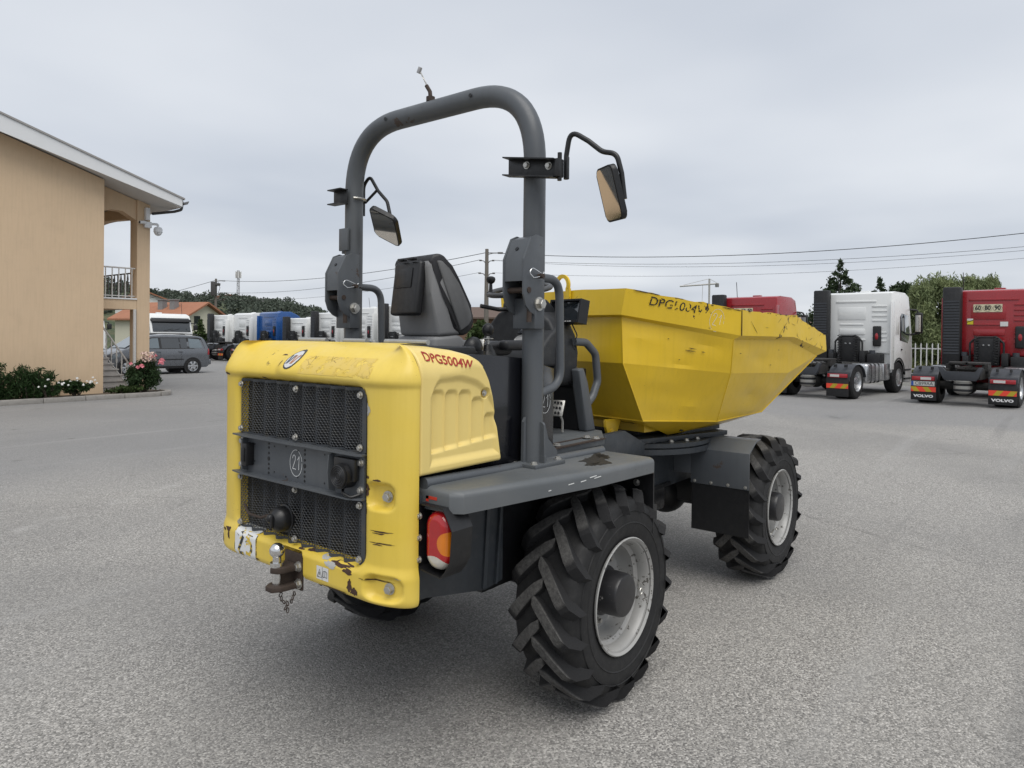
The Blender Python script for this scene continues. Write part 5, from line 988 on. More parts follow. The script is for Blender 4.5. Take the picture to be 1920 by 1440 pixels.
def flower_bush(name, loc, sx, sy, h, n, lsize, m, label, seed, flowers, fm, fr, cat='plant'):
    o = empty(name, loc, 0, label, cat); r_ = np.random.default_rng(seed); cs = [(r_.uniform(-sx, sx)*.8, r_.uniform(-sy, sy)*.8, r_.uniform(.25, .85)*h, sx*.35, sy*.45, h*.22) for _ in range(26)]; leaf_obj('foliage', clumps(n, cs, seed, .2), lsize, m, o, seed, .5); mb = MB()
    for k in range(16): a = r_.uniform(-1, 1, 2); mb.tube([(a[0]*.05, a[1]*.05, 0), (a[0]*sx*.5, a[1]*sy*.5, h*.5), (a[0]*sx*.9, a[1]*sy*.9, h*r_.uniform(.75, 1.0))], [.010, .007, .003], 5)
    mb.build('stems', BARK, o)
    for (x, y, z, q) in flowers:
        mb = MB()
        for k in range(14):
            a = r_.random()*2*PI; ph = r_.uniform(.1, 1.3); d = Vector((math.cos(a)*math.cos(ph), math.sin(a)*math.cos(ph), math.sin(ph))); u = d.cross(Vector((0, 0, 1))).normalized(); v_ = d.cross(u); c = Vector((x, y, z))+d*fr*q*.55; s2 = fr*q*.62; mb.add([c-u*s2, c-v_*s2+d*s2*.3, c+u*s2, c+v_*s2+d*s2*.3], [(0, 1, 2, 3)])
        mb.build('blossom', fm, o, None, recalc=False)
    return o
fl = [(random.uniform(-.42, .42), random.uniform(-.3, -.1), random.uniform(.30, .50), 1) for _ in range(16)]
flower_bush('daisy_bush', (4.05, 17.35, .1), .42, .25, .42, 2600, .07, L_SHR, 'low green bush with small white daisies at the foot of the wall', 31, fl, dz_, .035)
flower_bush('daisy_bush', (3.35, 17.18, .1), .28, .16, .36, 1300, .07, L_SHR, 'small white flowered plant beside the tall dark shrubs', 32, fl[:8], dz_, .035)
PINK = plain('pink_petal', (.66, .22, .26), .6, var=.25, sc=20); PALE = plain('faded_petal', (.60, .44, .38), .7, var=.2, sc=20)
rb = flower_bush('rose_bush', (5.80, 17.45, .1), .44, .34, .98, 5600, .075, L_ROSE, 'dark rose bush with pink blooms in front of the house pillar', 33, [(.36, -.22, .86, 1.2), (.30, -.30, .80, 1.1), (-.22, -.30, .72, 1.1), (-.28, -.2, .70, .8), (.12, -.1, .98, .9), (-.42, -.1, .80, .7), (.22, -.15, 1.0, .7)], PINK, .085)
r_ = np.random.default_rng(5); leaf_obj('faded_blooms', np.array([[r_.uniform(-.15, .2), r_.uniform(-.25, .05), r_.uniform(.85, 1.12)] for _ in range(160)]), .06, PALE, rb, 6, .7)
flower_bush('low_plant', (5.25, 17.35, .1), .42, .2, .22, 900, .10, L_MID, 'low strap leaved plant at the kerb left of the roses', 34, [], dz_, .03)

# ------------------------------------------------------------------ tractor units
TB = plain('truck_black_plastic', (.010, .0105, .012), .55, var=.2, sc=5, dirt=.35, dirtc=(.05, .048, .045)); TF = plain('truck_frame_grime', (.022, .021, .020), .7, var=.4, sc=8, dirt=.4, dirtc=(.07, .06, .05)); TG = plain('mudguard_grey', (.038, .042, .050), .6, var=.2, sc=6); ALU = plain('brushed_alloy', (.55, .56, .57), .3, .9, var=.15, sc=8); TYRE = plain('road_tyre', (.009, .009, .0095), .8, var=.3, sc=6)
T_RED = plain('red_truck_paint', (.30, .012, .018), .3, var=.06, sc=2, coat=.5); T_WHT = plain('white_truck_paint', (.74, .75, .74), .32, var=.04, sc=2, coat=.4, streak=.06); T_BLU = plain('blue_truck_paint', (.012, .075, .26), .3, var=.06, sc=2, coat=.5)
CHEV_R = plain('fluorescent_red', (.75, .06, .03), .6, var=.08); CHEV_Y = plain('fluorescent_olive_yellow', (.42, .32, .02), .6, var=.1); TXT = plain('white_print', (.7, .7, .7), .6, var=.05); PLW = plain('number_plate_white', (.55, .55, .53), .5, var=.05); PLB = plain('plate_blue_band', (.02, .08, .35), .5); CREAM = plain('cream_sign', (.66, .60, .42), .6, var=.04)
def wheel_mesh(r, w_, rim, dish, seg=40):
    mb = MB(); mb.lathe([(r*.56, -w_/2), (r*.62, -w_/2-.008), (r*.9, -w_/2), (r*.985, -w_/2+.035), (r, -w_/2+.07), (r, w_/2-.07), (r*.985, w_/2-.035), (r*.9, w_/2), (r*.56, w_/2)], (0, 0, 0), 1, seg); ty = mb.mesh('tyre', 35); ty.materials.append(TYRE)
    mb = MB(); mb.lathe([(r*.58, -w_/2-.006), (r*.56, -w_/2+.01), (r*.52, -w_/2+.03), (r*.46, -w_/2+dish), (r*.30, -w_/2+dish*.9), (r*.26, -w_/2+dish*.3), (r*.16, -w_/2+dish*.15), (0, -w_/2+dish*.1)], (0, 0, 0), 1, seg)
    for k in range(10): a = 2*PI*k/10; mb.cyl((r*.36*math.cos(a), -w_/2+dish*.95, r*.36*math.sin(a)), (r*.36*math.cos(a), -w_/2+dish*.6, r*.36*math.sin(a)), .022, 6)
    rm = mb.mesh('wheel', 30); rm.materials.append(rim); return ty, rm
TW_R = wheel_mesh(.52, .60, ALU, .17); TW_F = wheel_mesh(.52, .33, ALU, .03)
def t_wheel(pair, loc, s, parent, flip=True):
    o = bpy.data.objects.new('wheel', pair[1]); COL.objects.link(o); o.parent = parent; o.location = loc; o.scale = (1, 1 if s < 0 else -1, 1); link('tyre', pair[0], None, o); return o
def tractor(loc, rz, paint, label, cab_top=3.37, roof='flat', flaps='VOLVO', plate=None, group='parked tractor units', speed=False, stack=True, front=False, name='tractor_unit', emboss=None, fifth=True):
    T = empty(name, loc, rz, label, 'truck', group)
    def p(mb, nm, m, parent=None, ang=35): return mb.build(nm, m, parent or T, ang)
    # chassis
    mb = MB()
    for s in (-1, 1): mb.b2(-.85, 4.9, s*.36, s*.44, .74, 1.0)
    for x in (.55, 1.5, 2.4): mb.b2(x, x+.1, -.355, .355, .78, .96)
    mb.b2(-.25, .35, -.355, .355, .70, .90); FRM = p(mb, 'chassis', TF)
    mb = MB(); mb.prism([(-.52, 1.06), (-.42, 1.06), (-.34, .93), (.34, .93), (.42, 1.06), (.52, 1.06), (.42, .80), (.36, .70), (-.36, .70), (-.42, .80)], 0, -.98, -.86, .01); p(mb, 'end_crossmember', TG, FRM)
    mb = MB(); mb.cyl((.0, -.95, .52), (0, .95, .52), .11, 12); mb.sphere((0, 0, .52), .24, 14, 10); p(mb, 'rear_axle', TF, FRM)
    mb = MB(); mb.lathe([(0, .32), (.12, .33), (.20, .38), (.22, .44), (.22, .60), (.20, .66), (.12, .70), (0, .71)], (-.62, 0, 0), 2, 20); AT = p(mb, 'air_tank', plain('dull_alloy_tank', (.42, .41, .38), .4, .6, var=.15) if 'dull_alloy_tank' not in MATS else MATS['dull_alloy_tank'], FRM)
    mb = MB(); mb.lathe([(.222, .40), (.228, .42), (.228, .445), (.222, .465)], (-.62, 0, 0), 2, 20); mb.lathe([(.222, .55), (.228, .57), (.228, .595), (.222, .615)], (-.62, 0, 0), 2, 20); p(mb, 'tank_strap', TB, AT)
    if fifth: mb = MB(); mb.prism([(-.25, -.42), (-.45, -.30), (-.50, -.10), (-.15, 0), (-.50, .10), (-.45, .30), (-.25, .42), (.35, .48), (.45, .2), (.45, -.2), (.35, -.48)], 2, 1.12, 1.18, .01); mb.b2(-.2, .25, -.5, -.36, .95, 1.12); mb.b2(-.2, .25, .36, .5, .95, 1.12); p(mb, 'fifth_wheel', TF)
    for s in (-1, 1):
        t_wheel(TW_R, (0, s*.92, .52), s, T); t_wheel(TW_F, (3.7, s*1.06, .52), s, T)
        # mudguard: arched shell with rear drop panel
        A_ = []; 
        for r_ in (.60, .575):
            row = []
            for a in np.linspace(R(18), R(168), 16): row.append((-r_*math.cos(a)*1.12, r_*math.sin(a)*.86+.52))
            A_.append(row)
        mb = MB(); pr_ = [(-q[0]*-1, q[1]) for q in A_[0]]+[(q[0], q[1]) for q in A_[1][::-1]]; mb.prism(pr_, 1, s*.60, s*1.24, .008, 1); mb.b2(-.72, -.67, s*.60, s*1.24, .55, .82, .01); MG = p(mb, 'mudguard', TG)
        mb = MB(); 
        for yy_ in (.76, 1.06): mb.b2(-.58, -.40, s*yy_-.02, s*yy_+.02, .95, 1.03)
        p(mb, 'mudguard_strap', TB, MG)
        mb = MB(); mb.b2(-.745, -.725, s*.60, s*1.23, .10, .70, .006); FLP = p(mb, 'mud_flap', TB, MG)
        mb = MB(); mb.b2(-.79, -.725, s*.64, s*1.20, .655, .765, .01); TL = p(mb, 'tail_lamp', MATS['truck_red_lens'] if 'truck_red_lens' in MATS else lens('truck_red_lens', (.35, .012, .02)), MG)
        mb = MB(); mb.b2(-.793, -.79, s*.72, s*.98, .675, .745); p(mb, 'reverse_lamp', PLW, TL)
        mb = MB(); mb.b2(-.765, -.746, s*.61, s*1.22, .34, .475); CB = p(mb, 'reflective_board', CHEV_R, MG)
        for k in range(2):
            mb = MB(); c0 = .70+k*.30; mb.prism([(s*c0, .342), (s*(c0+.14), .342), (s*(c0+.24), .473), (s*(c0+.10), .473)], 0, -.767, -.7652); p(mb, 'chevron_stripe', CHEV_Y, CB)
        if flaps: p(text_mb(flaps, .115, Matrix.Translation((-.747, s*.915, .215)) @ frame((0, 0, 0), (0, -1, 0), (0, 0, 1)) @ Matrix.Diagonal((1.25, .85, 1, 1)), .001, bold=.006), 'flap_lettering', TXT, FLP)
        if plate and s > 0:
            mb = MB(); mb.b2(-.762, -.748, s*.64, s*1.22, .50, .63, .004); PL = p(mb, 'number_plate', PLW, MG); mb = MB(); mb.b2(-.764, -.7625, s*1.16, s*1.215, .505, .625); p(mb, 'plate_band', PLB, PL)
            p(text_mb(plate, .125, Matrix.Translation((-.7635, s*.90, .565)) @ frame((0, 0, 0), (0, -1, 0), (0, 0, 1)), .001), 'plate_lettering', BLACK, PL)
        # tank / battery box between the axles
        mb = MB(); mb.b2(.95, 2.35, s*.62, s*1.18, .42, 1.02, .09, 3); FT = p(mb, 'fuel_tank', ALU)
        for x in (1.2, 1.55, 1.9): mb = MB(); mb.b2(x, x+.10, s*.61, s*1.19, .41, 1.03, .085, 3); p(mb, 'tank_strap', TB, FT)
        mb = MB(); mb.b2(2.42, 3.0, s*.65, s*1.18, .45, 1.0, .05, 2); p(mb, 'battery_box', ALU if s < 0 else TB)
    # cab body with wheel arch
    h = cab_top; arch = [(3.7+.64*math.cos(a), .50+.64*math.sin(a)) for a in np.linspace(R(12), R(168), 12)]
    top_ = [(2.95, h-.05), (3.25, h), (4.3, h-.005), (4.68, h-.12)] if roof == 'flat' else [(2.95, h-.10), (3.15, h), (3.9, h+.02), (4.45, h-.22), (4.72, h-.50)]
    prof = [(2.95, 1.32)]+top_+[(4.86, 2.55), (5.08, 1.85), (5.12, 1.1), (5.10, .42), (4.95, .30), (4.42, .33)]+arch[:]+[(3.02, .78), (3.02, 1.30)]
    mb = MB(); mb.prism(prof, 1, -1.22, 1.22, .075, 3); CAB = p(mb, 'cab', paint, None, 40)
    # pressed panels on the back wall
    def rib(y0, y1, z0, z1, d=.022): mb = MB(); mb.b2(2.95-d, 2.96, y0, y1, z0, z1, .014, 2); return p(mb, 'pressed_panel', paint, CAB)
    ztop_ = h-.42
    rib(-.75, .55, ztop_+.06, ztop_+.13); rib(-.42, .48, ztop_-.52, ztop_-.10, .016); rib(-.35, .42, ztop_-.70, ztop_-.65); rib(-.40, .42, ztop_-1.02, ztop_-.82); rib(-.42, .45, ztop_-1.22, ztop_-1.16)
    for k in range(4): rib(-1.08, -.62, ztop_-.10-k*.16, ztop_-.04-k*.16); 
    for k in range(3): rib(-1.08, -.62, ztop_-1.25+k*.14, ztop_-1.19+k*.14)
    if emboss: p(text_mb(emboss, .17, Matrix.Translation((2.936, .03, ztop_-.31)) @ frame((0, 0, 0), (0, -1, 0), (0, 0, 1)) @ Matrix.Diagonal((1.35, .9, 1, 1)), .004), 'embossed_lettering', paint, CAB)
    mb = MB(); mb.b2(2.87, 2.945, -.92, -.66, 1.55, 2.22, .05, 3); LB = p(mb, 'side_lamp_box', TB, CAB); mb = MB(); mb.lathe([(0, -.012), (.05, -.01), (.065, 0)], (0, 0, 0), 2, 14); mb.xf(frame((2.868, -.79, 1.88), (0, -1, 0), (0, 0, 1)) @ Matrix.Diagonal((.8, 1.7, -1, 1))); p(mb, 'red_marker_lamp', MATS['truck_red_lens'], LB)
    if stack:
        mb = MB(); mb.b2(2.62, 2.93, .70, 1.20, 1.0, h+.08, .05, 2); SK = p(mb, 'air_intake', TB, CAB)
        for k in range(int((h-1.6)/.09)): mb = MB(); mb.b2(2.608, 2.625, .74, 1.16, 1.35+k*.09, 1.40+k*.09); p(mb, 'intake_louvre', TG, SK)
    mb = MB(); mb.b2(2.80, 3.6, 1.225, 1.26, 1.0, h-.25, .01); p(mb, 'side_deflector', paint, CAB); mb = MB(); mb.b2(2.80, 3.1, -1.262, -1.224, .80, h-.35, .01); p(mb, 'side_deflector', paint, CAB)
    # bulkhead clutter behind the cab: bracket, coiled air hoses, boxes
    mb = MB(); mb.b2(2.62, 2.80, -.32, .34, 1.02, 1.85, .02); mb.b2(2.5, 2.9, -.55, -.38, 1.0, 1.4, .02); mb.b2(2.5, 2.9, .45, .62, 1.0, 1.3, .02); mb.b2(2.55, 3.0, -1.0, -.60, .98, 1.30, .02); BK = p(mb, 'hose_bracket', TB)
    mb = MB(); mb.tube(fillet([(2.66, -.42, 1.0), (2.66, -.42, 1.70), (2.66, -.25, 1.88), (2.66, .28, 1.88), (2.66, .45, 1.70), (2.66, .45, 1.0)], .12, 5), .03, 8); p(mb, 'hose_hoop', TB, BK)
    for y0 in (-.24, .27):
        mb = MB(); n = 90; mb.tube([(2.55+.06*math.cos(i*.75), y0+.06*math.sin(i*.75), 1.92-.85*i/n) for i in range(n)], .011, 6); p(mb, 'coiled_hose', TB, BK)
    mb = MB(); mb.cyl((2.60, -.05, 1.62), (2.60, -.05, 1.66), .03, 10); mb.cyl((2.60, .09, 1.62), (2.60, .09, 1.66), .03, 10); p(mb, 'coupling', ALU, BK)
    mb = MB(); mb.cyl((2.7, -.72, 1.30), (2.7, -.72, 1.42), .09, 14); mb.cyl((2.7, .60, 1.30), (2.7, .60, 1.42), .09, 14); p(mb, 'filler_cap', TG, BK)
    # glazing, doors
    for s in (-1, 1):
        y = s*1.2215
        mb = MB(); mb.prism([(3.78, 1.75), (3.78, 2.55), (3.95, 2.66), (4.62, 2.60), (4.82, 1.95), (4.62, 1.66)], 1, y-s*.01, y+s*.004, .003); p(mb, 'side_window', GLASS, CAB)
        mb = MB(); mb.prism([(3.35, 1.95), (3.35, 2.60), (3.68, 2.60), (3.68, 1.95)], 1, y-s*.01, y+s*.003, .003); p(mb, 'door_panel', paint if roof == 'flat' else GLASS, CAB)
        mb = MB(); mb.b2(3.9, 4.02, y, y+s*.02, 1.42, 1.47, .006); p(mb, 'door_handle', TB, CAB)
        mb = MB(); mb.tube(fillet([(4.80, s*1.22, h-.55), (4.90, s*1.42, h-.58), (4.92, s*1.48, h-.75)], .08, 4), .03, 8); mb.tube([(4.88, s*1.22, 1.95), (4.92, s*1.46, 2.0)], .03, 8); MRR = p(mb, 'mirror_arm', TB, CAB); mb = MB(); mb.b2(4.84, 5.0, s*1.36, s*1.58, 1.98, h-.66, .05, 3); p(mb, 'mirror', TB, CAB); mb = MB(); mb.b2(4.835, 4.842, s*1.39, s*1.55, 2.05, h-.75); p(mb, 'mirror_glass', MIRROR, CAB)
        mb = MB(); 
        for k in range(2): mb.b2(4.35, 4.95, s*1.18, s*1.235, .42+.3*k, .48+.3*k)
        p(mb, 'cab_step', TB, CAB)
        ar = [(3.7+.68*math.cos(a), .50+.68*math.sin(a)) for a in np.linspace(R(8), R(172), 14)]+[(3.7+.63*math.cos(a), .50+.63*math.sin(a)) for a in np.linspace(R(172), R(8), 14)]; mb = MB(); mb.prism(ar, 1, s*1.05, s*1.235); p(mb, 'wheel_arch', TB, CAB)
    mb = MB(); mb.add([(4.845, -1.08, 2.62), (4.845, 1.08, 2.62), (5.092, 1.10, 1.88), (5.092, -1.10, 1.88)], [(0, 1, 2, 3)]) if False else mb.prism([(4.70, 2.68), (4.855, 2.68), (5.105, 1.88), (4.95, 1.88)], 1, -1.10, 1.10, .01); WS = p(mb, 'windscreen', GLASS, CAB)
    mb = MB(); mb.b2(5.10, 5.15, -.85, .85, .75, 1.62, .02); p(mb, 'front_grille', TB, CAB)
    mb = MB(); mb.b2(4.85, 5.16, -1.20, 1.20, .32, .62, .05); p(mb, 'bumper', TB if front else paint, CAB)
    for s in (-1, 1): mb = MB(); mb.b2(5.08, 5.14, s*.82, s*1.15, .66, .92, .04); p(mb, 'headlamp', GLASSL, CAB)
    if front:
        mb = MB(); mb.prism([(4.60, h-.28), (5.0, h-.36), (5.06, h-.50), (4.80, h-.46)], 1, -1.16, 1.16, .02); p(mb, 'sun_visor', TB, CAB); mb = MB(); mb.b2(5.13, 5.17, -.95, .95, 1.50, 1.60, .01); p(mb, 'grille_bar', T_WHT, CAB)
        for s in (-1, 1): mb = MB(); mb.tube([(5.10, s*.2-.3, 1.93), (5.06, s*.2+.25, 2.05)], .014, 6); p(mb, 'wiper', TB, WS)
    mb = MB(); mb.tube([(4.3, .95, h-.03), (4.2, .95, h+.65)], .012, 6); p(mb, 'aerial', TB, CAB); mb = MB(); mb.b2(3.6, 3.8, -.3, .0, h-.002, h+.07, .02); p(mb, 'roof_hatch', paint, CAB)
    if speed:
        mb = MB(); mb.b2(2.918, 2.930, -.33, .42, 2.66, 2.90); SG = p(mb, 'speed_plate', CREAM, CAB)
        for k, tx in enumerate(('60', '80', '90')):
            y0 = .30-k*.255; p(text_mb(tx, .185, Matrix.Translation((2.917, y0, 2.78)) @ frame((0, 0, 0), (0, -1, 0), (0, 0, 1)) @ Matrix.Diagonal((.85, 1, 1, 1)), .001, bold=.007), 'speed_number', BLACK, SG); mb = MB(); mb.tube([(2.9165, y0+.115*math.cos(a), 2.78+.10*math.sin(a)) for a in np.linspace(0, 2*PI, 25)[:-1]], .004, 5, True); p(mb, 'speed_ring', BLACK, SG)
        mb = MB(); mb.b2(2.915, 2.93, .42, .58, 2.28, 2.46); WS2 = p(mb, 'warning_sticker', CHEV_Y2, CAB); mb = MB(); mb.b2(2.912, 2.9149, .42, .58, 2.40, 2.46); p(mb, 'sticker_band', STW2, WS2); mb = MB(); mb.prism([(.58, 2.36), (.42, 2.42), (.42, 2.40), (.58, 2.34)], 0, 2.911, 2.9148); p(mb, 'sticker_stripe', BLACK, WS2)
        mb = MB(); mb.b2(2.918, 2.93, -.48, -.28, 2.22, 2.36); p(mb, 'paper_label', STW2, CAB)
    return T
CHEV_Y2 = plain('yellow_sticker', (.62, .52, .02), .5, var=.1)
lens('truck_red_lens', (.35, .012, .02))
HD = R(-5)
def rear_at(cabx, caby, hd=HD): return (cabx-2.95*math.cos(hd), caby-2.95*math.sin(hd), 0)
tractor(rear_at(23.0, -.68), HD, T_RED, 'red tractor unit at the right edge with a 60 80 90 speed plate', plate='CB99AA', speed=True)
tractor(rear_at(22.7, 3.14, R(-7)), R(-7), T_WHT, 'white tractor unit parked between the two red ones, nearest the willow', flaps=None, emboss='VOLVO')
tractor(rear_at(23.0, 6.95), HD, T_RED, 'red tractor unit half hidden behind the yellow skip', cab_top=3.34, speed=True)
rowspec = [(45.3, T_WHT, 'flat', 3.02, 'white flat roofed tractor unit at the far left end of the rear row'), (42.2, T_WHT, 'high', 3.12, 'white tractor unit with rounded roof directly left of the blue one'), (39.0, T_BLU, 'high', 3.16, 'bright blue tractor unit in the far row of trucks'), (35.8, T_WHT, 'flat', 2.74, 'low white tractor unit just right of the blue one'), (32.8, T_WHT, 'flat', 3.05, 'white tractor unit with black stack left of the roll bar post'), (29.5, T_WHT, 'flat', 3.30, 'white tractor unit seen between the roll bar post and its handle'), (26.4, T_WHT, 'flat', 3.40, 'white tractor unit nearest to the dumper seat')]
for i, (Y_, m, rf, ct, lb) in enumerate(rowspec): tractor(rear_at(23.2, Y_, R(-3)), R(-3), m, lb, ct, rf, None, stack=(rf == 'flat'), group='far row of parked tractor units')
tractor((16.6, 43.6, -.1), R(-90), T_WHT, 'white truck facing the camera behind the grey car', 2.95, 'flat', None, stack=False, front=True, group='trucks facing the yard')
tractor((12.0, 44.2, -.1), R(-90), T_WHT, 'white truck facing the camera seen under the house balcony', 2.95, 'flat', None, stack=False, front=True, group='trucks facing the yard')

# ------------------------------------------------------------------ grey people carrier
CARP = plain('grey_car_paint', (.13, .14, .155), .28, .35, var=.05, sc=2, coat=.6); TRIMB = plain('car_black_trim', (.012, .012, .013), .45)
def car(loc, rz):
    C = empty('parked_car', loc, rz, 'dark grey people carrier parked beyond the house pillar', 'car')
    xs = np.concatenate([np.linspace(-2.19, -1.7, 12), np.linspace(-1.65, 1.2, 24), np.linspace(1.25, 2.18, 16)]); zt = np.interp(xs, [-2.19, -2.15, -2.08, -1.98, -1.88, -1.7, -1.2, -.3, .25, .55, 1.38, 1.75, 2.05, 2.15, 2.18], [.62, .98, 1.12, 1.42, 1.545, 1.60, 1.635, 1.65, 1.62, 1.55, 1.06, .97, .84, .70, .55]); zb = np.interp(xs, [-2.19, -2.0, 2.0, 2.18], [.42, .26, .24, .35]); wm = np.interp(xs, [-2.19, -2.1, -1.8, 1.5, 1.95, 2.18], [.70, .82, .895, .895, .80, .55])
    def wz(z, w_, zt_): # half width at height z
        return w_*np.interp(z, [.2, .4, .75, .95, 1.0, 1.55, 1.66], [.93, .985, 1.0, .985, .965, .74, .68])
    rows = []
    for x, a, b, w_ in zip(xs, zt, zb, wm):
        row = [(x, 0, b)]; zs = np.linspace(b, a-.06 if a-.06 > b else a, 14)
        for z in zs: row.append((x, float(wz(z, w_, a)), float(z)))
        yl = row[-1][1]; 
        for k in range(1, 5): t = k/4*PI/2; row.append((x, yl-.07*(1-math.cos(t)), a-.06+.06*math.sin(t)))
        row += [(x, yl*.5, a+.012), (x, 0, a+.018)]; rows.append(row)
    A_ = np.array(rows); mb = MB(); mb.grid(A_); Bm = A_.copy(); Bm[..., 1] *= -1; mb.grid(Bm); mb.add([tuple(p) for p in A_[0]]+[tuple(p) for p in Bm[0][::-1]], [tuple(range(2*len(A_[0])))]); mb.add([tuple(p) for p in A_[-1]]+[tuple(p) for p in Bm[-1][::-1]], [tuple(range(2*len(A_[-1])))]); body = mb.build('body', CARP, C, 40)
    def yy_(x, z): return float(wz(z, np.interp(x, xs, wm), 0))
    def win(poly, m, nm, s, off=.006, par=None):
        n = 6; mb = MB(); c = [sum(q[0] for q in poly)/len(poly), sum(q[1] for q in poly)/len(poly)]; ring = []
        for i in range(len(poly)):
            a, b = poly[i], poly[(i+1) % len(poly)]; ring += [(a[0]+(b[0]-a[0])*k/n, a[1]+(b[1]-a[1])*k/n) for k in range(n)]
        vs = [(c[0], s*(yy_(*c)+off), c[1])]+[(x, s*(yy_(x, z)+off), z) for x, z in ring]; N = len(ring); mb.add(vs, [(0, i+1, (i+1) % N+1) for i in range(N)]); return mb.build(nm, m, par or body, 60, None, False)
    for s in (-1, 1):
        win([(-1.92, 1.06), (-1.80, 1.50), (-1.62, 1.545), (.30, 1.545), (.62, 1.44), (1.20, 1.06)], TRIMB, 'window_frame', s, .004)
        win([(-1.80, 1.09), (-1.70, 1.46), (-1.22, 1.50), (-1.22, 1.09)], GLASSL, 'side_window', s); win([(-1.13, 1.09), (-1.13, 1.50), (-.85, 1.51), (-.85, 1.09)], GLASS, 'side_window', s); win([(-.80, 1.09), (-.80, 1.51), (-.05, 1.51), (-.05, 1.09)], GLASS, 'side_window', s); win([(.05, 1.09), (.05, 1.51), (.30, 1.50), (.60, 1.39), (.95, 1.09)], GLASSL, 'side_window', s)
        win([(-2.16, .80), (-2.15, 1.06), (-2.06, 1.06), (-2.02, .80)], MATS['truck_red_lens'], 'tail_lamp', s, .012); win([(1.75, .66), (1.55, .88), (1.85, .84), (2.04, .70)], GLASSL, 'headlamp', s, .01)
        for x in (-.80, .12): mb = MB(); mb.b2(x-.11, x+.07, s*.885, s*.915, .93, .965, .01); mb.build('door_handle', CARP, body)
        for x in (-.85, .02): win([(x, .35), (x, 1.05), (x+.012, 1.05), (x+.012, .35)], TRIMB, 'door_gap', s, .002)
        win([(-.95, .60), (-.95, .64), (.95, .64), (.95, .60)], TRIMB, 'rub_strip', s, .010)
        win([(-1.0, .26), (-1.0, .34), (1.0, .34), (1.0, .26)], TRIMB, 'sill', s, .006)
        for x in (-1.34, 1.34):
            mb = MB(); mb.lathe([(0, s*.60), (.375, s*.60), (.375, s*.902), (.345, s*.906), (0, s*.80)], (x, 0, .325), 1, 32); mb.build('wheel_arch', TRIMB, body); t_wheel(CW_, (x, s*.80, .318), s, C)
        mb = MB(); mb.box((.85, s*1.0, 1.10), (.14, .2, .16), None, .05, 3); mb.build('door_mirror', CARP, body)
        mb = MB(); mb.tube([(-1.7, s*.56, 1.665), (-1.0, s*.58, 1.70), (.0, s*.58, 1.70), (.35, s*.58, 1.655)], .018, 8); mb.build('roof_rail', TRIMB, body)
    mb = MB(); mb.prism([(-2.135, 1.08), (-2.012, 1.46), (-1.99, 1.46), (-2.11, 1.08)], 1, -.62, .62); mb.v = [(x-.012, y, z) for x, y, z in mb.v]; mb.build('rear_window', GLASS, body); mb = MB(); mb.prism([(.60, 1.555), (1.34, 1.10), (1.34, 1.09), (.60, 1.545)], 1, -.66, .66); mb.v = [(x, y, z+.022) for x, y, z in mb.v]; mb.build('windscreen', GLASSL, body)
    mb = MB(); mb.b2(-2.22, -2.0, -.80, .80, .36, .60, .05, 3); mb.build('bumper', CARP, body)
    return C
def car_wheel():
    r, w_ = .318, .21; mb = MB(); mb.lathe([(r*.66, -w_/2), (r*.9, -w_/2-.004), (r, -w_/2+.03), (r, w_/2-.03), (r*.66, w_/2)], (0, 0, 0), 1, 36); ty = mb.mesh('tyre', 35); ty.materials.append(TYRE); mb = MB(); mb.lathe([(r*.69, -w_/2-.004), (r*.64, -w_/2+.0), (r*.62, -w_/2+.05), (0, -w_/2+.06)], (0, 0, 0), 1, 36)
    for k in range(6): a = 2*PI*k/6; mb.box((r*.36*math.cos(a), -w_/2+.012, r*.36*math.sin(a)), (r*.56, .03, .075), Matrix.Rotation(-a, 3, 'Y'), .008)
    mb.cyl((0, -w_/2+.02, 0), (0, -w_/2-.012, 0), .055, 16); rm = mb.mesh('wheel', 30); rm.materials.append(ALU); rm2 = rm; return ty, rm2
CW_ = car_wheel(); car((10.59, 27.75, 0), PI)
# ------------------------------------------------------------------ boundary fence beyond the trucks
FW = plain('white_fence_paint', (.70, .71, .71), .5, var=.06, sc=4, streak=.1); PLIN = plain('rendered_plinth', (.58, .58, .56), .85, var=.08, sc=2, streak=.2)
fe = empty('picket_fence', (28.0, 0, 0), 0, 'white metal picket fence on a low white wall behind the trucks', 'fence')
mb = MB(); mb.b2(-.10, .10, -14, 24, -.05, .42); mb.b2(-.13, .13, -14, 24, .421, .46); mb.build('plinth_wall', PLIN, fe)
mb = MB(); mb.b2(-.02, .02, -14, 24, .62, .66); mb.b2(-.02, .02, -14, 24, 1.42, 1.46); mb.build('fence_rail', FW, fe)
mb = MB(); mb.b2(-.018, .018, -.018, .018, .46, 1.60); mb.prism([(-.018, 1.60), (.018, 1.60), (0, 1.66)], 0, -.018, .018); PK = mb.mesh('picket', 0); PK.materials.append(FW)
for i in range(200):
    y = -14+.19*i+.1
    if y > 24: break
    o = bpy.data.objects.new('picket', PK); COL.objects.link(o); o.parent = fe; o.location = (-.04, y, 0)
r_ = np.random.default_rng(3); leaf_obj('tall_grass', np.stack([r_.uniform(28.4, 33, 9000), r_.uniform(-12, 22, 9000), r_.random(9000)**1.5*.8], -1), .35, leafmat('dry_grass_blade', (.11, .12, .045)), None, 4, .12, -.8)
tag(bpy.data.objects['tall_grass'], 'tall dry grass growing behind the picket fence', 'grass', None, 'stuff')

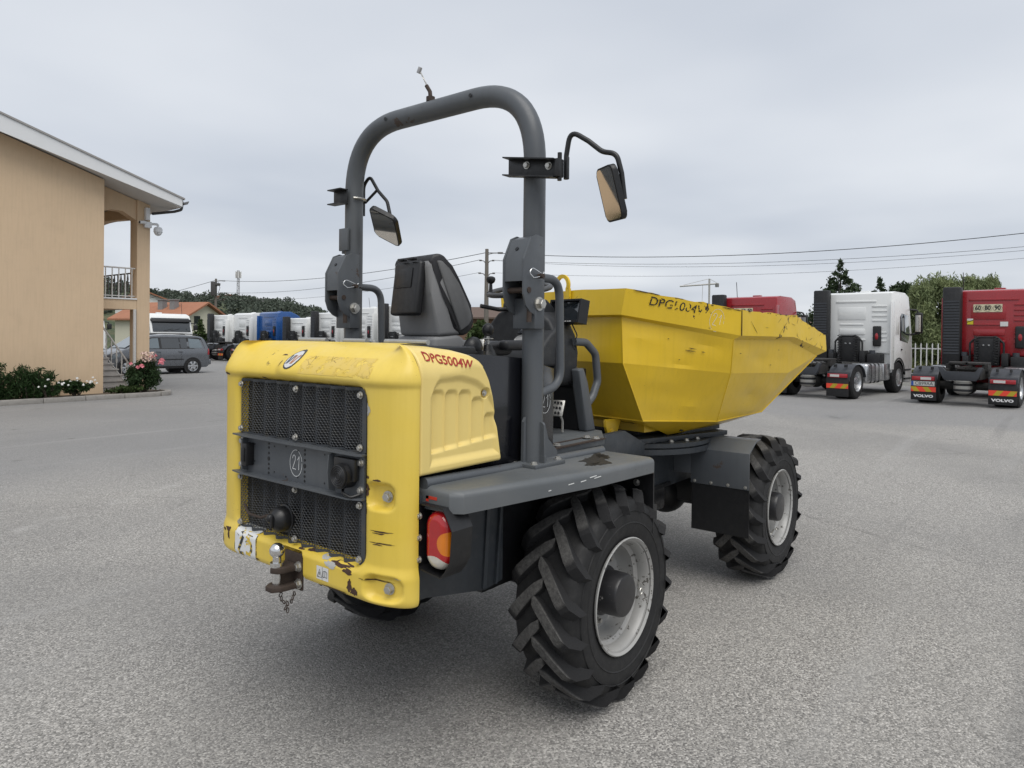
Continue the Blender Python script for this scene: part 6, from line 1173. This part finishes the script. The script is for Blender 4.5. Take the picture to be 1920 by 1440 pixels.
# ------------------------------------------------------------------ trees behind the fence
def base_at(px, depth): p = at(px, 720, depth); return (p.x, p.y, -.03)
def hgt(px, py, depth): return at(px, py, depth).z
def tree_px(name, px, top, depth, wpx, kind, label, leafm, n, ls, seed, z0=.3, group='trees behind the fence'):
    h = hgt(px, top, depth); r = wpx/FPX*depth/2*(1.9 if kind == 'con' else 1)
    if kind == 'con': cr = conifer_crown(h, r, h*z0, 46, seed)
    else: cr = round_crown(h, r, h*z0, 60, seed, .30)
    return tree(name, base_at(px, depth), h, cr, label, leafm, n, ls, 'tree', group, seed, max(.1, r*.07), .35 if kind == 'con' else .5, .35 if kind == 'con' else .4, .3)
tree_px('cypress_tree', 1573, 488, 46, 100, 'con', 'pointed dark conifer rising behind the white tractor cab', L_DARK, 20000, .30, 41, .1)
tree_px('pine_tree', 1647, 520, 50, 60, 'con', 'small dark conifer top just above the white cab roof', L_DARK, 9000, .30, 42, .2)
tree_px('pine_tree', 1690, 528, 48, 90, 'rnd', 'dark bushy tree between the small conifer and the willow', L_DARK, 5000, .36, 43, .2)
for i, (px, top, dp, wp, lb) in enumerate([(1762, 526, 36, 175, 'large pale green willow behind the picket fence'), (1838, 522, 41, 120, 'willow crown right of the largest one, above the red cab'), (1706, 550, 38, 90, 'smaller willow directly right of the white tractor cab')]):
    h = hgt(px, top, dp); r = wp/FPX*dp/2; rr_ = np.random.default_rng(60+i); cr = []
    for k in range(70):
        a = rr_.random()*2*PI; u = rr_.random()**.5; z = h*(.12+.83*rr_.random()); wz_ = math.sqrt(max(.03, 1-((z/h-.45)/.58)**2)); cr.append((r*u*wz_*.85*math.cos(a), r*u*wz_*.85*math.sin(a), z, r*.20, r*.20, r*.30))
    tree('willow_tree', base_at(px, dp), h, cr, lb, L_WIL, 30000, .24, 'tree', 'willows behind the fence', 60+i, .25, .35, .22, 1.2)
tree_px('bush_tree', 905, 604, 40, 80, 'rnd', 'rounded green bush seen between the seat and steering wheel', L_MID, 3500, .28, 71, .05, 'trees left of the fence')
for i, (px, tp, dp, wp) in enumerate([(990, 600, 42, 110), (1110, 602, 42, 120)]): tree_px('bush_tree', px, tp, dp, wp, 'rnd', ['green bush behind the steering console and roll bar post', 'green bush hidden mostly behind the rear wall of the skip'][i], L_MID, 3000, .3, 73+i, .05, 'trees left of the fence')
tree_px('young_tree', 375, 600, 52, 26, 'con', 'slim young conifer beside the gable of the orange roofed house', L_MID, 1800, .3, 75, .1, 'trees left of the fence')

# ------------------------------------------------------------------ hills with woodland
def hill(name, ridge, dn, dr, df, seed, m):
    """ridge: list of (px, py) of the skyline at depth dr"""
    r_ = np.random.default_rng(seed); pxs = np.linspace(ridge[0][0], ridge[-1][0], 60); pys = np.interp(pxs, [a for a, b in ridge], [b for a, b in ridge]); ds = np.linspace(dn, df, 16); A_ = np.zeros((16, 60, 3))
    for j, (px, py) in enumerate(zip(pxs, pys)):
        zr_ = max(.5, at(px, py, dr).z)
        for i, d in enumerate(ds):
            p = at(px, 640, d); t = (d-dn)/(dr-dn); A_[i, j] = (p.x, p.y, -.2+zr_*(math.sin(min(t, 1)*PI/2)**1.3 if t <= 1 else max(0, 1-(t-1)*.6))+.4*r_.normal()*(.2 if t < .05 else 1))
    mb = MB(); mb.grid(A_); o = mb.build(name, m, None, 80, None, False); tag(o, kind='structure'); return A_
HILLM = grassm('hill_scrub', (.045, .065, .028))
HA = hill('hill_left', [(-500, 500), (60, 520), (270, 552), (300, 558), (330, 562), (400, 566), (430, 566), (500, 575), (560, 582), (620, 600), (700, 612), (800, 622)], 105, 210, 320, 5, HILLM)
HB = hill('hill_right', [(820, 626), (900, 612), (1000, 606), (1250, 606), (1400, 606), (1500, 598), (1560, 600), (1700, 604), (2100, 590), (2500, 590)], 120, 240, 330, 6, HILLM)
def woods(name, HG, n, seed, label, smin, smax, per, j0, j1, i0=2, i1=11):
    r_ = np.random.default_rng(seed); P_ = []
    for k in range(n):
        i = r_.uniform(i0, i1); j = r_.uniform(j0, j1); i_, j_ = int(i), int(j); fi_, fj = i-i_, j-j_; p = HG[i_, j_]*(1-fi_)*(1-fj)+HG[i_+1, j_]*fi_*(1-fj)+HG[i_, j_+1]*(1-fi_)*fj+HG[i_+1, j_+1]*fi_*fj; s = r_.uniform(smin, smax); d = r_.normal(size=(per, 3)); d /= np.linalg.norm(d, axis=1)[:, None]; d[:, 2] = d[:, 2]*.9; P_.append(p+np.array([0, 0, s*.35])+d*s*(.55+.45*r_.random((per, 1)))*np.array([.9, .9, 1]))
    o = leaf_obj(name, np.concatenate(P_), .55, L_FAR, None, seed, .7); tag(o, label, 'woodland', None, 'stuff')
woods('woodland_left', HA, 800, 8, 'dark wooded hillside behind the far row of trucks', 1.0, 2.3, 220, 18, 58.8)
woods('woodland_right', HB, 420, 9, 'low wooded ridge far behind the red and white trucks', 1.1, 2.3, 150, 1, 50)
for i, (px, tp, dp, wp, kd, lb) in enumerate([(540, 553, 195, 40, 'rnd', 'tall rounded tree standing out on the skyline left of the roll bar'), (440, 549, 190, 18, 'con', 'pointed conifer on the skyline beside the radio mast'), (283, 535, 120, 34, 'rnd', 'dark tree on the ridge right beside the house pillar'), (490, 565, 180, 36, 'rnd', 'round tree on the skyline above the blue truck'), (590, 577, 190, 50, 'rnd', 'broad tree on the skyline just left of the roll bar post')]):
    tree_px('ridge_tree', px, tp, dp, wp, kd, lb, L_FAR, 3500, .55, 80+i, .05, 'trees on the ridge')

# ------------------------------------------------------------------ far houses
TERR = plain('terracotta_tiles', (.32, .14, .08), .85, var=.2, sc=1.5, bump=.4, bsc=6); HW_ = plain('white_house_render', (.62, .62, .60), .9, var=.05, sc=.5); CRM = plain('cream_house_render', (.58, .56, .45), .9, var=.05, sc=.5); PNK = plain('pink_house_render', (.50, .34, .29), .9, var=.05, sc=.5); GRYH = plain('grey_concrete', (.22, .22, .22), .9, var=.1, sc=.5); BRN = plain('brown_brick', (.17, .10, .07), .9, var=.2, sc=2)
def far_house(name, px, py_eave, depth, w_, l_, rz, wall_m, roof_m, label, roof_h=2.0, z0=None, wins=(), chim=0, axis='x'):
    e = at(px, py_eave, depth); base_z = -.05 if z0 is None else z0; H_ = e.z-base_z; o = empty(name, (e.x, e.y, base_z), rz, label, 'house')
    mb = MB(); mb.b2(-w_/2, w_/2, -l_/2, l_/2, 0, H_); 
    if roof_h: mb.prism([(-w_/2, H_), (w_/2, H_), (0, H_+roof_h)], 1, -l_/2, l_/2)
    mb.build('wall', wall_m, o)
    if roof_h:
        ov = .5; k = roof_h/(w_/2); mb = MB(); mb.prism([(-w_/2-ov, H_-k*ov+.03), (0, H_+roof_h+.03), (w_/2+ov, H_-k*ov+.03), (w_/2+ov, H_-k*ov+.2), (0, H_+roof_h+.22), (-w_/2-ov, H_-k*ov+.2)], 1, -l_/2-ov, l_/2+ov); rf = mb.build('roof', roof_m, o)
        for c in range(chim): mb = MB(); mb.b2(-w_*.22-.3, -w_*.22+.3, -1.6+1.5*c-.3, -1.6+1.5*c+.3, H_+roof_h*.3, H_+roof_h+.35); mb.b2(-w_*.22-.38, -w_*.22+.38, -1.6+1.5*c-.38, -1.6+1.5*c+.38, H_+roof_h+.351, H_+roof_h+.45); mb.build('chimney', GRYH, rf)
    else: mb = MB(); mb.b2(-w_/2-.2, w_/2+.2, -l_/2-.2, l_/2+.2, H_+.001, H_+.3); mb.build('roof', roof_m, o)
    for (face, a, z, ww, hh) in wins:
        mb = MB()
        if face == 'g': mb.b2(a-ww/2, a+ww/2, -l_/2-.04, -l_/2+.05, z, z+hh)
        else: mb.b2(-w_/2-.04, -w_/2+.05, a-ww/2, a+ww/2, z, z+hh)
        wd_ = mb.build('window', GLASS, o); mb = MB()
        if face == 'g': mb.b2(a-ww/2-.1, a+ww/2+.1, -l_/2-.10, -l_/2-.0405, z-.12, z)
        else: mb.b2(-w_/2-.10, -w_/2-.0405, a-ww/2-.1, a+ww/2+.1, z-.12, z)
        mb.build('sill', HW_, wd_)
    return o
far_house('tiled_house', 322, 598, 72, 6.0, 8.5, R(20), CRM, TERR, 'cream house with an orange tiled roof and two chimneys', 1.5, None, [('g', -1.1, 2.6, .8, .8), ('g', .8, 2.7, .8, 1.0), ('g', 1.8, .8, .8, .8), ('s', -2, 1.0, 1.0, 1.0)], 2)
far_house('white_house', 272, 568, 100, 7, 8, R(-25), HW_, TERR, 'small white house on the hillside beside the house pillar', 1.4, None, [('g', .8, 4.2, .9, 1.4), ('s', 0, 4.2, .9, 1.4)])
far_house('pink_house', 432, 560, 205, 9, 8, R(-35), PNK, TERR, 'pink house standing on top of the wooded hill', .9, 6)
far_house('long_building', 370, 559, 210, 44, 8, R(-28), GRYH, GRYH, 'long flat grey building along the hilltop', 0, 6, [('g', k*6-15, 4.0, 3, 1.5) for k in range(6)])
far_house('white_building', 455, 565, 200, 8, 7, R(-30), HW_, TERR, 'small white building below the radio mast', 1.0, 4)
far_house('brown_house', 902, 597, 75, 6, 6, R(20), BRN, plain('dull_brown_roof', (.12, .085, .07), .9), 'brown roofed house seen between seat and utility pole', 1.0)
far_house('white_building', 1520, 607, 150, 12, 9, R(10), HW_, plain('pale_red_roof', (.30, .20, .17), .9), 'white building with pale roof left of the white cab', 1.2, None, [('s', k*2.4-3, 3.0, 1.0, 1.0) for k in range(3)])

# ------------------------------------------------------------------ poles and overhead wires
WOODP = plain('weathered_pole', (.16, .145, .125), .9, var=.2, sc=6, streak=.3); WIREM = plain('black_cable', (.03, .03, .032), .6)
def pole(px, top, depth, label, arms, trans=False):
    p = at(px, top, depth); o = empty('utility_pole', (p.x, p.y, -.03), 0, label, 'pole'); H_ = p.z; mb = MB(); mb.tube([(0, 0, 0), (0, 0, H_*.5), (0, 0, H_)], [.17, .145, .11], 10); mb.build('mast', WOODP, o); ends = []
    rv2 = Vector((_r0[0], _r0[1], 0))
    for (z, L) in arms:
        mb = MB(); 
        for s in (-1, 1): mb.tube(fillet([(0, 0, H_-z-.25), tuple(rv2*s*L*.5+Vector((0, 0, H_-z))), tuple(rv2*s*L+Vector((0, 0, H_-z+.02)))], .1, 4), .025, 6); mb.tube([tuple(rv2*s*L*.85+Vector((0, 0, H_-z+.03))), tuple(rv2*s*L*1.25+Vector((0, 0, H_-z+.03)))], .05, 8)
        mb.build('cross_arm', IRON, o); ends.append((Vector((p.x, p.y, H_-z+.03))-rv2*L*1.2, Vector((p.x, p.y, H_-z+.03))+rv2*L*1.2))
    mb = MB(); mb.tube(fillet([(0, 0, H_-.35), tuple(rv2*.4+Vector((0, 0, H_-.25))), tuple(rv2*.8+Vector((0, 0, H_-.24)))], .1, 4), .03, 6); mb.box(tuple(rv2*.85+Vector((0, 0, H_-.24))), (.35, .2, .10), Matrix.Rotation(YAW-PI/2, 3, 'Z'), .03); mb.build('street_lamp_head', IRON, o)
    if trans: mb = MB(); mb.b2(-.45, -.05, -.35, .35, H_-1.9, H_-.35, .06); mb.b2(-.3, .3, -.45, .45, H_-.8, H_-.5, .05); mb.tube([tuple(rv2*.25+Vector((0, 0, H_-.4))), tuple(rv2*.45+Vector((0, 0, H_-1.0))), tuple(rv2*.2+Vector((0, 0, H_-1.8)))], .03, 6); mb.build('cable_box', plain('dark_cable_box', (.07, .07, .07), .8), o)
    return Vector((p.x, p.y, H_)), ends
PT1, E1 = pole(913, 466, 44, 'bare utility pole with small cross arms behind the dumper seat', [(.75, .38), (1.55, .42)])
PT2, E2 = pole(405, 522, 78, 'dark utility pole with cable boxes near the orange roofed house', [(1.6, .5), (2.4, .5)], True)
def wire(a, b, sag, label, r=.022):
    n = 30; pts = [a.lerp(b, i/n)-Vector((0, 0, sag*4*(i/n)*(1-i/n))) for i in range(n+1)]; mb = MB(); mb.tube(pts, r*.78, 5); o = mb.build('overhead_cable', WIREM); tag(o, label, 'cable', 'overhead cables'); return o
V3 = lambda px, py, d: at(px, py, d)
Q1 = PT1+Vector((0, 0, -.25)); Q2 = PT2+Vector((0, 0, -.2))
wire(Q2, Q1, .75, 'topmost overhead cable left of the middle pole', .026); wire(E2[0][1], E1[0][0], .7, 'second overhead cable left of the middle pole', .02); wire(E2[1][1], E1[1][0], .65, 'lowest overhead cable left of the middle pole', .014)
NP = 30
wire(Q1, V3(2250, 395, NP), .95, 'topmost twisted overhead cable running off the right edge', .024); wire(E1[0][1], V3(2250, 430, NP), .75, 'second overhead cable right of the middle pole', .013); wire(E1[0][1]+Vector((0, 0, -.03)), V3(2250, 436, NP), .85, 'thin cable just under the second one on the right', .011); wire(E1[1][1], V3(2250, 452, NP), .72, 'lowest overhead cable right of the middle pole', .010)
wire(Q2, V3(60, 600, 95), .5, 'cable dropping from the boxed pole towards the hillside', .03); wire(E2[0][0], V3(120, 598, 95), .5, 'lower cable dropping left from the boxed pole', .02)
# radio mast on the hill
p = at(447, 507, 215); zb_ = 9; ms = empty('radio_mast', (p.x, p.y, zb_), 0, 'slim lattice radio mast on the hill behind the trucks', 'mast'); H_ = p.z-zb_; mb = MB()
for k in range(3): a = 2*PI*k/3; mb.tube([(.5*math.cos(a), .5*math.sin(a), 0), (.3*math.cos(a), .3*math.sin(a), H_)], .09, 5)
mb.build('mast_legs', GRYH, ms); mb = MB()
for i in range(16): z = H_*i/16; mb.tube([(.48*math.cos(i*2.1), .48*math.sin(i*2.1), z), (.45*math.cos(i*2.1+2.1), .45*math.sin(i*2.1+2.1), z+H_/16)], .06, 4)
mb.build('mast_lattice', GRYH, ms); mb = MB()
for k in range(3): a = 2*PI*k/3; mb.b2(.7*math.cos(a)-.2, .7*math.cos(a)+.2, .7*math.sin(a)-.2, .7*math.sin(a)+.2, H_*.80, H_*.97)
mb.build('antenna_panel', HW_, ms)
# tower crane far away
p = at(1330, 533, 380); cr0 = empty('tower_crane', (p.x, p.y, 0), 0, 'pale tower crane far away above the skip', 'crane'); CRN = plain('crane_paint', (.42, .41, .39), .7); rv2 = Vector((_r0[0], _r0[1], 0)); z = p.z; mb = MB(); mb.b2(-.4, .4, -.4, .4, 0, z+3, 0); mb.build('crane_tower', CRN, cr0); mb = MB(); mb.tube([tuple(rv2*-16+Vector((0, 0, z-1.3))), tuple(rv2*5+Vector((0, 0, z+.4)))], .40, 4); mb.build('crane_jib', CRN, cr0); mb = MB(); mb.box(tuple(rv2*4.2+Vector((0, 0, z-.5))), (1.6, 1.6, 2)); mb.build('counterweight', GRYH, cr0); mb = MB(); mb.tube([tuple(rv2*-14+Vector((0, 0, z-.6))), (0, 0, z+3), tuple(rv2*4.5+Vector((0, 0, z+.6)))], .12, 4); mb.tube([tuple(rv2*-3.6+Vector((0, 0, z-.3))), tuple(rv2*-3.8+Vector((0, 0, z-9)))], .12, 4); mb.build('crane_cable', CRN, cr0)
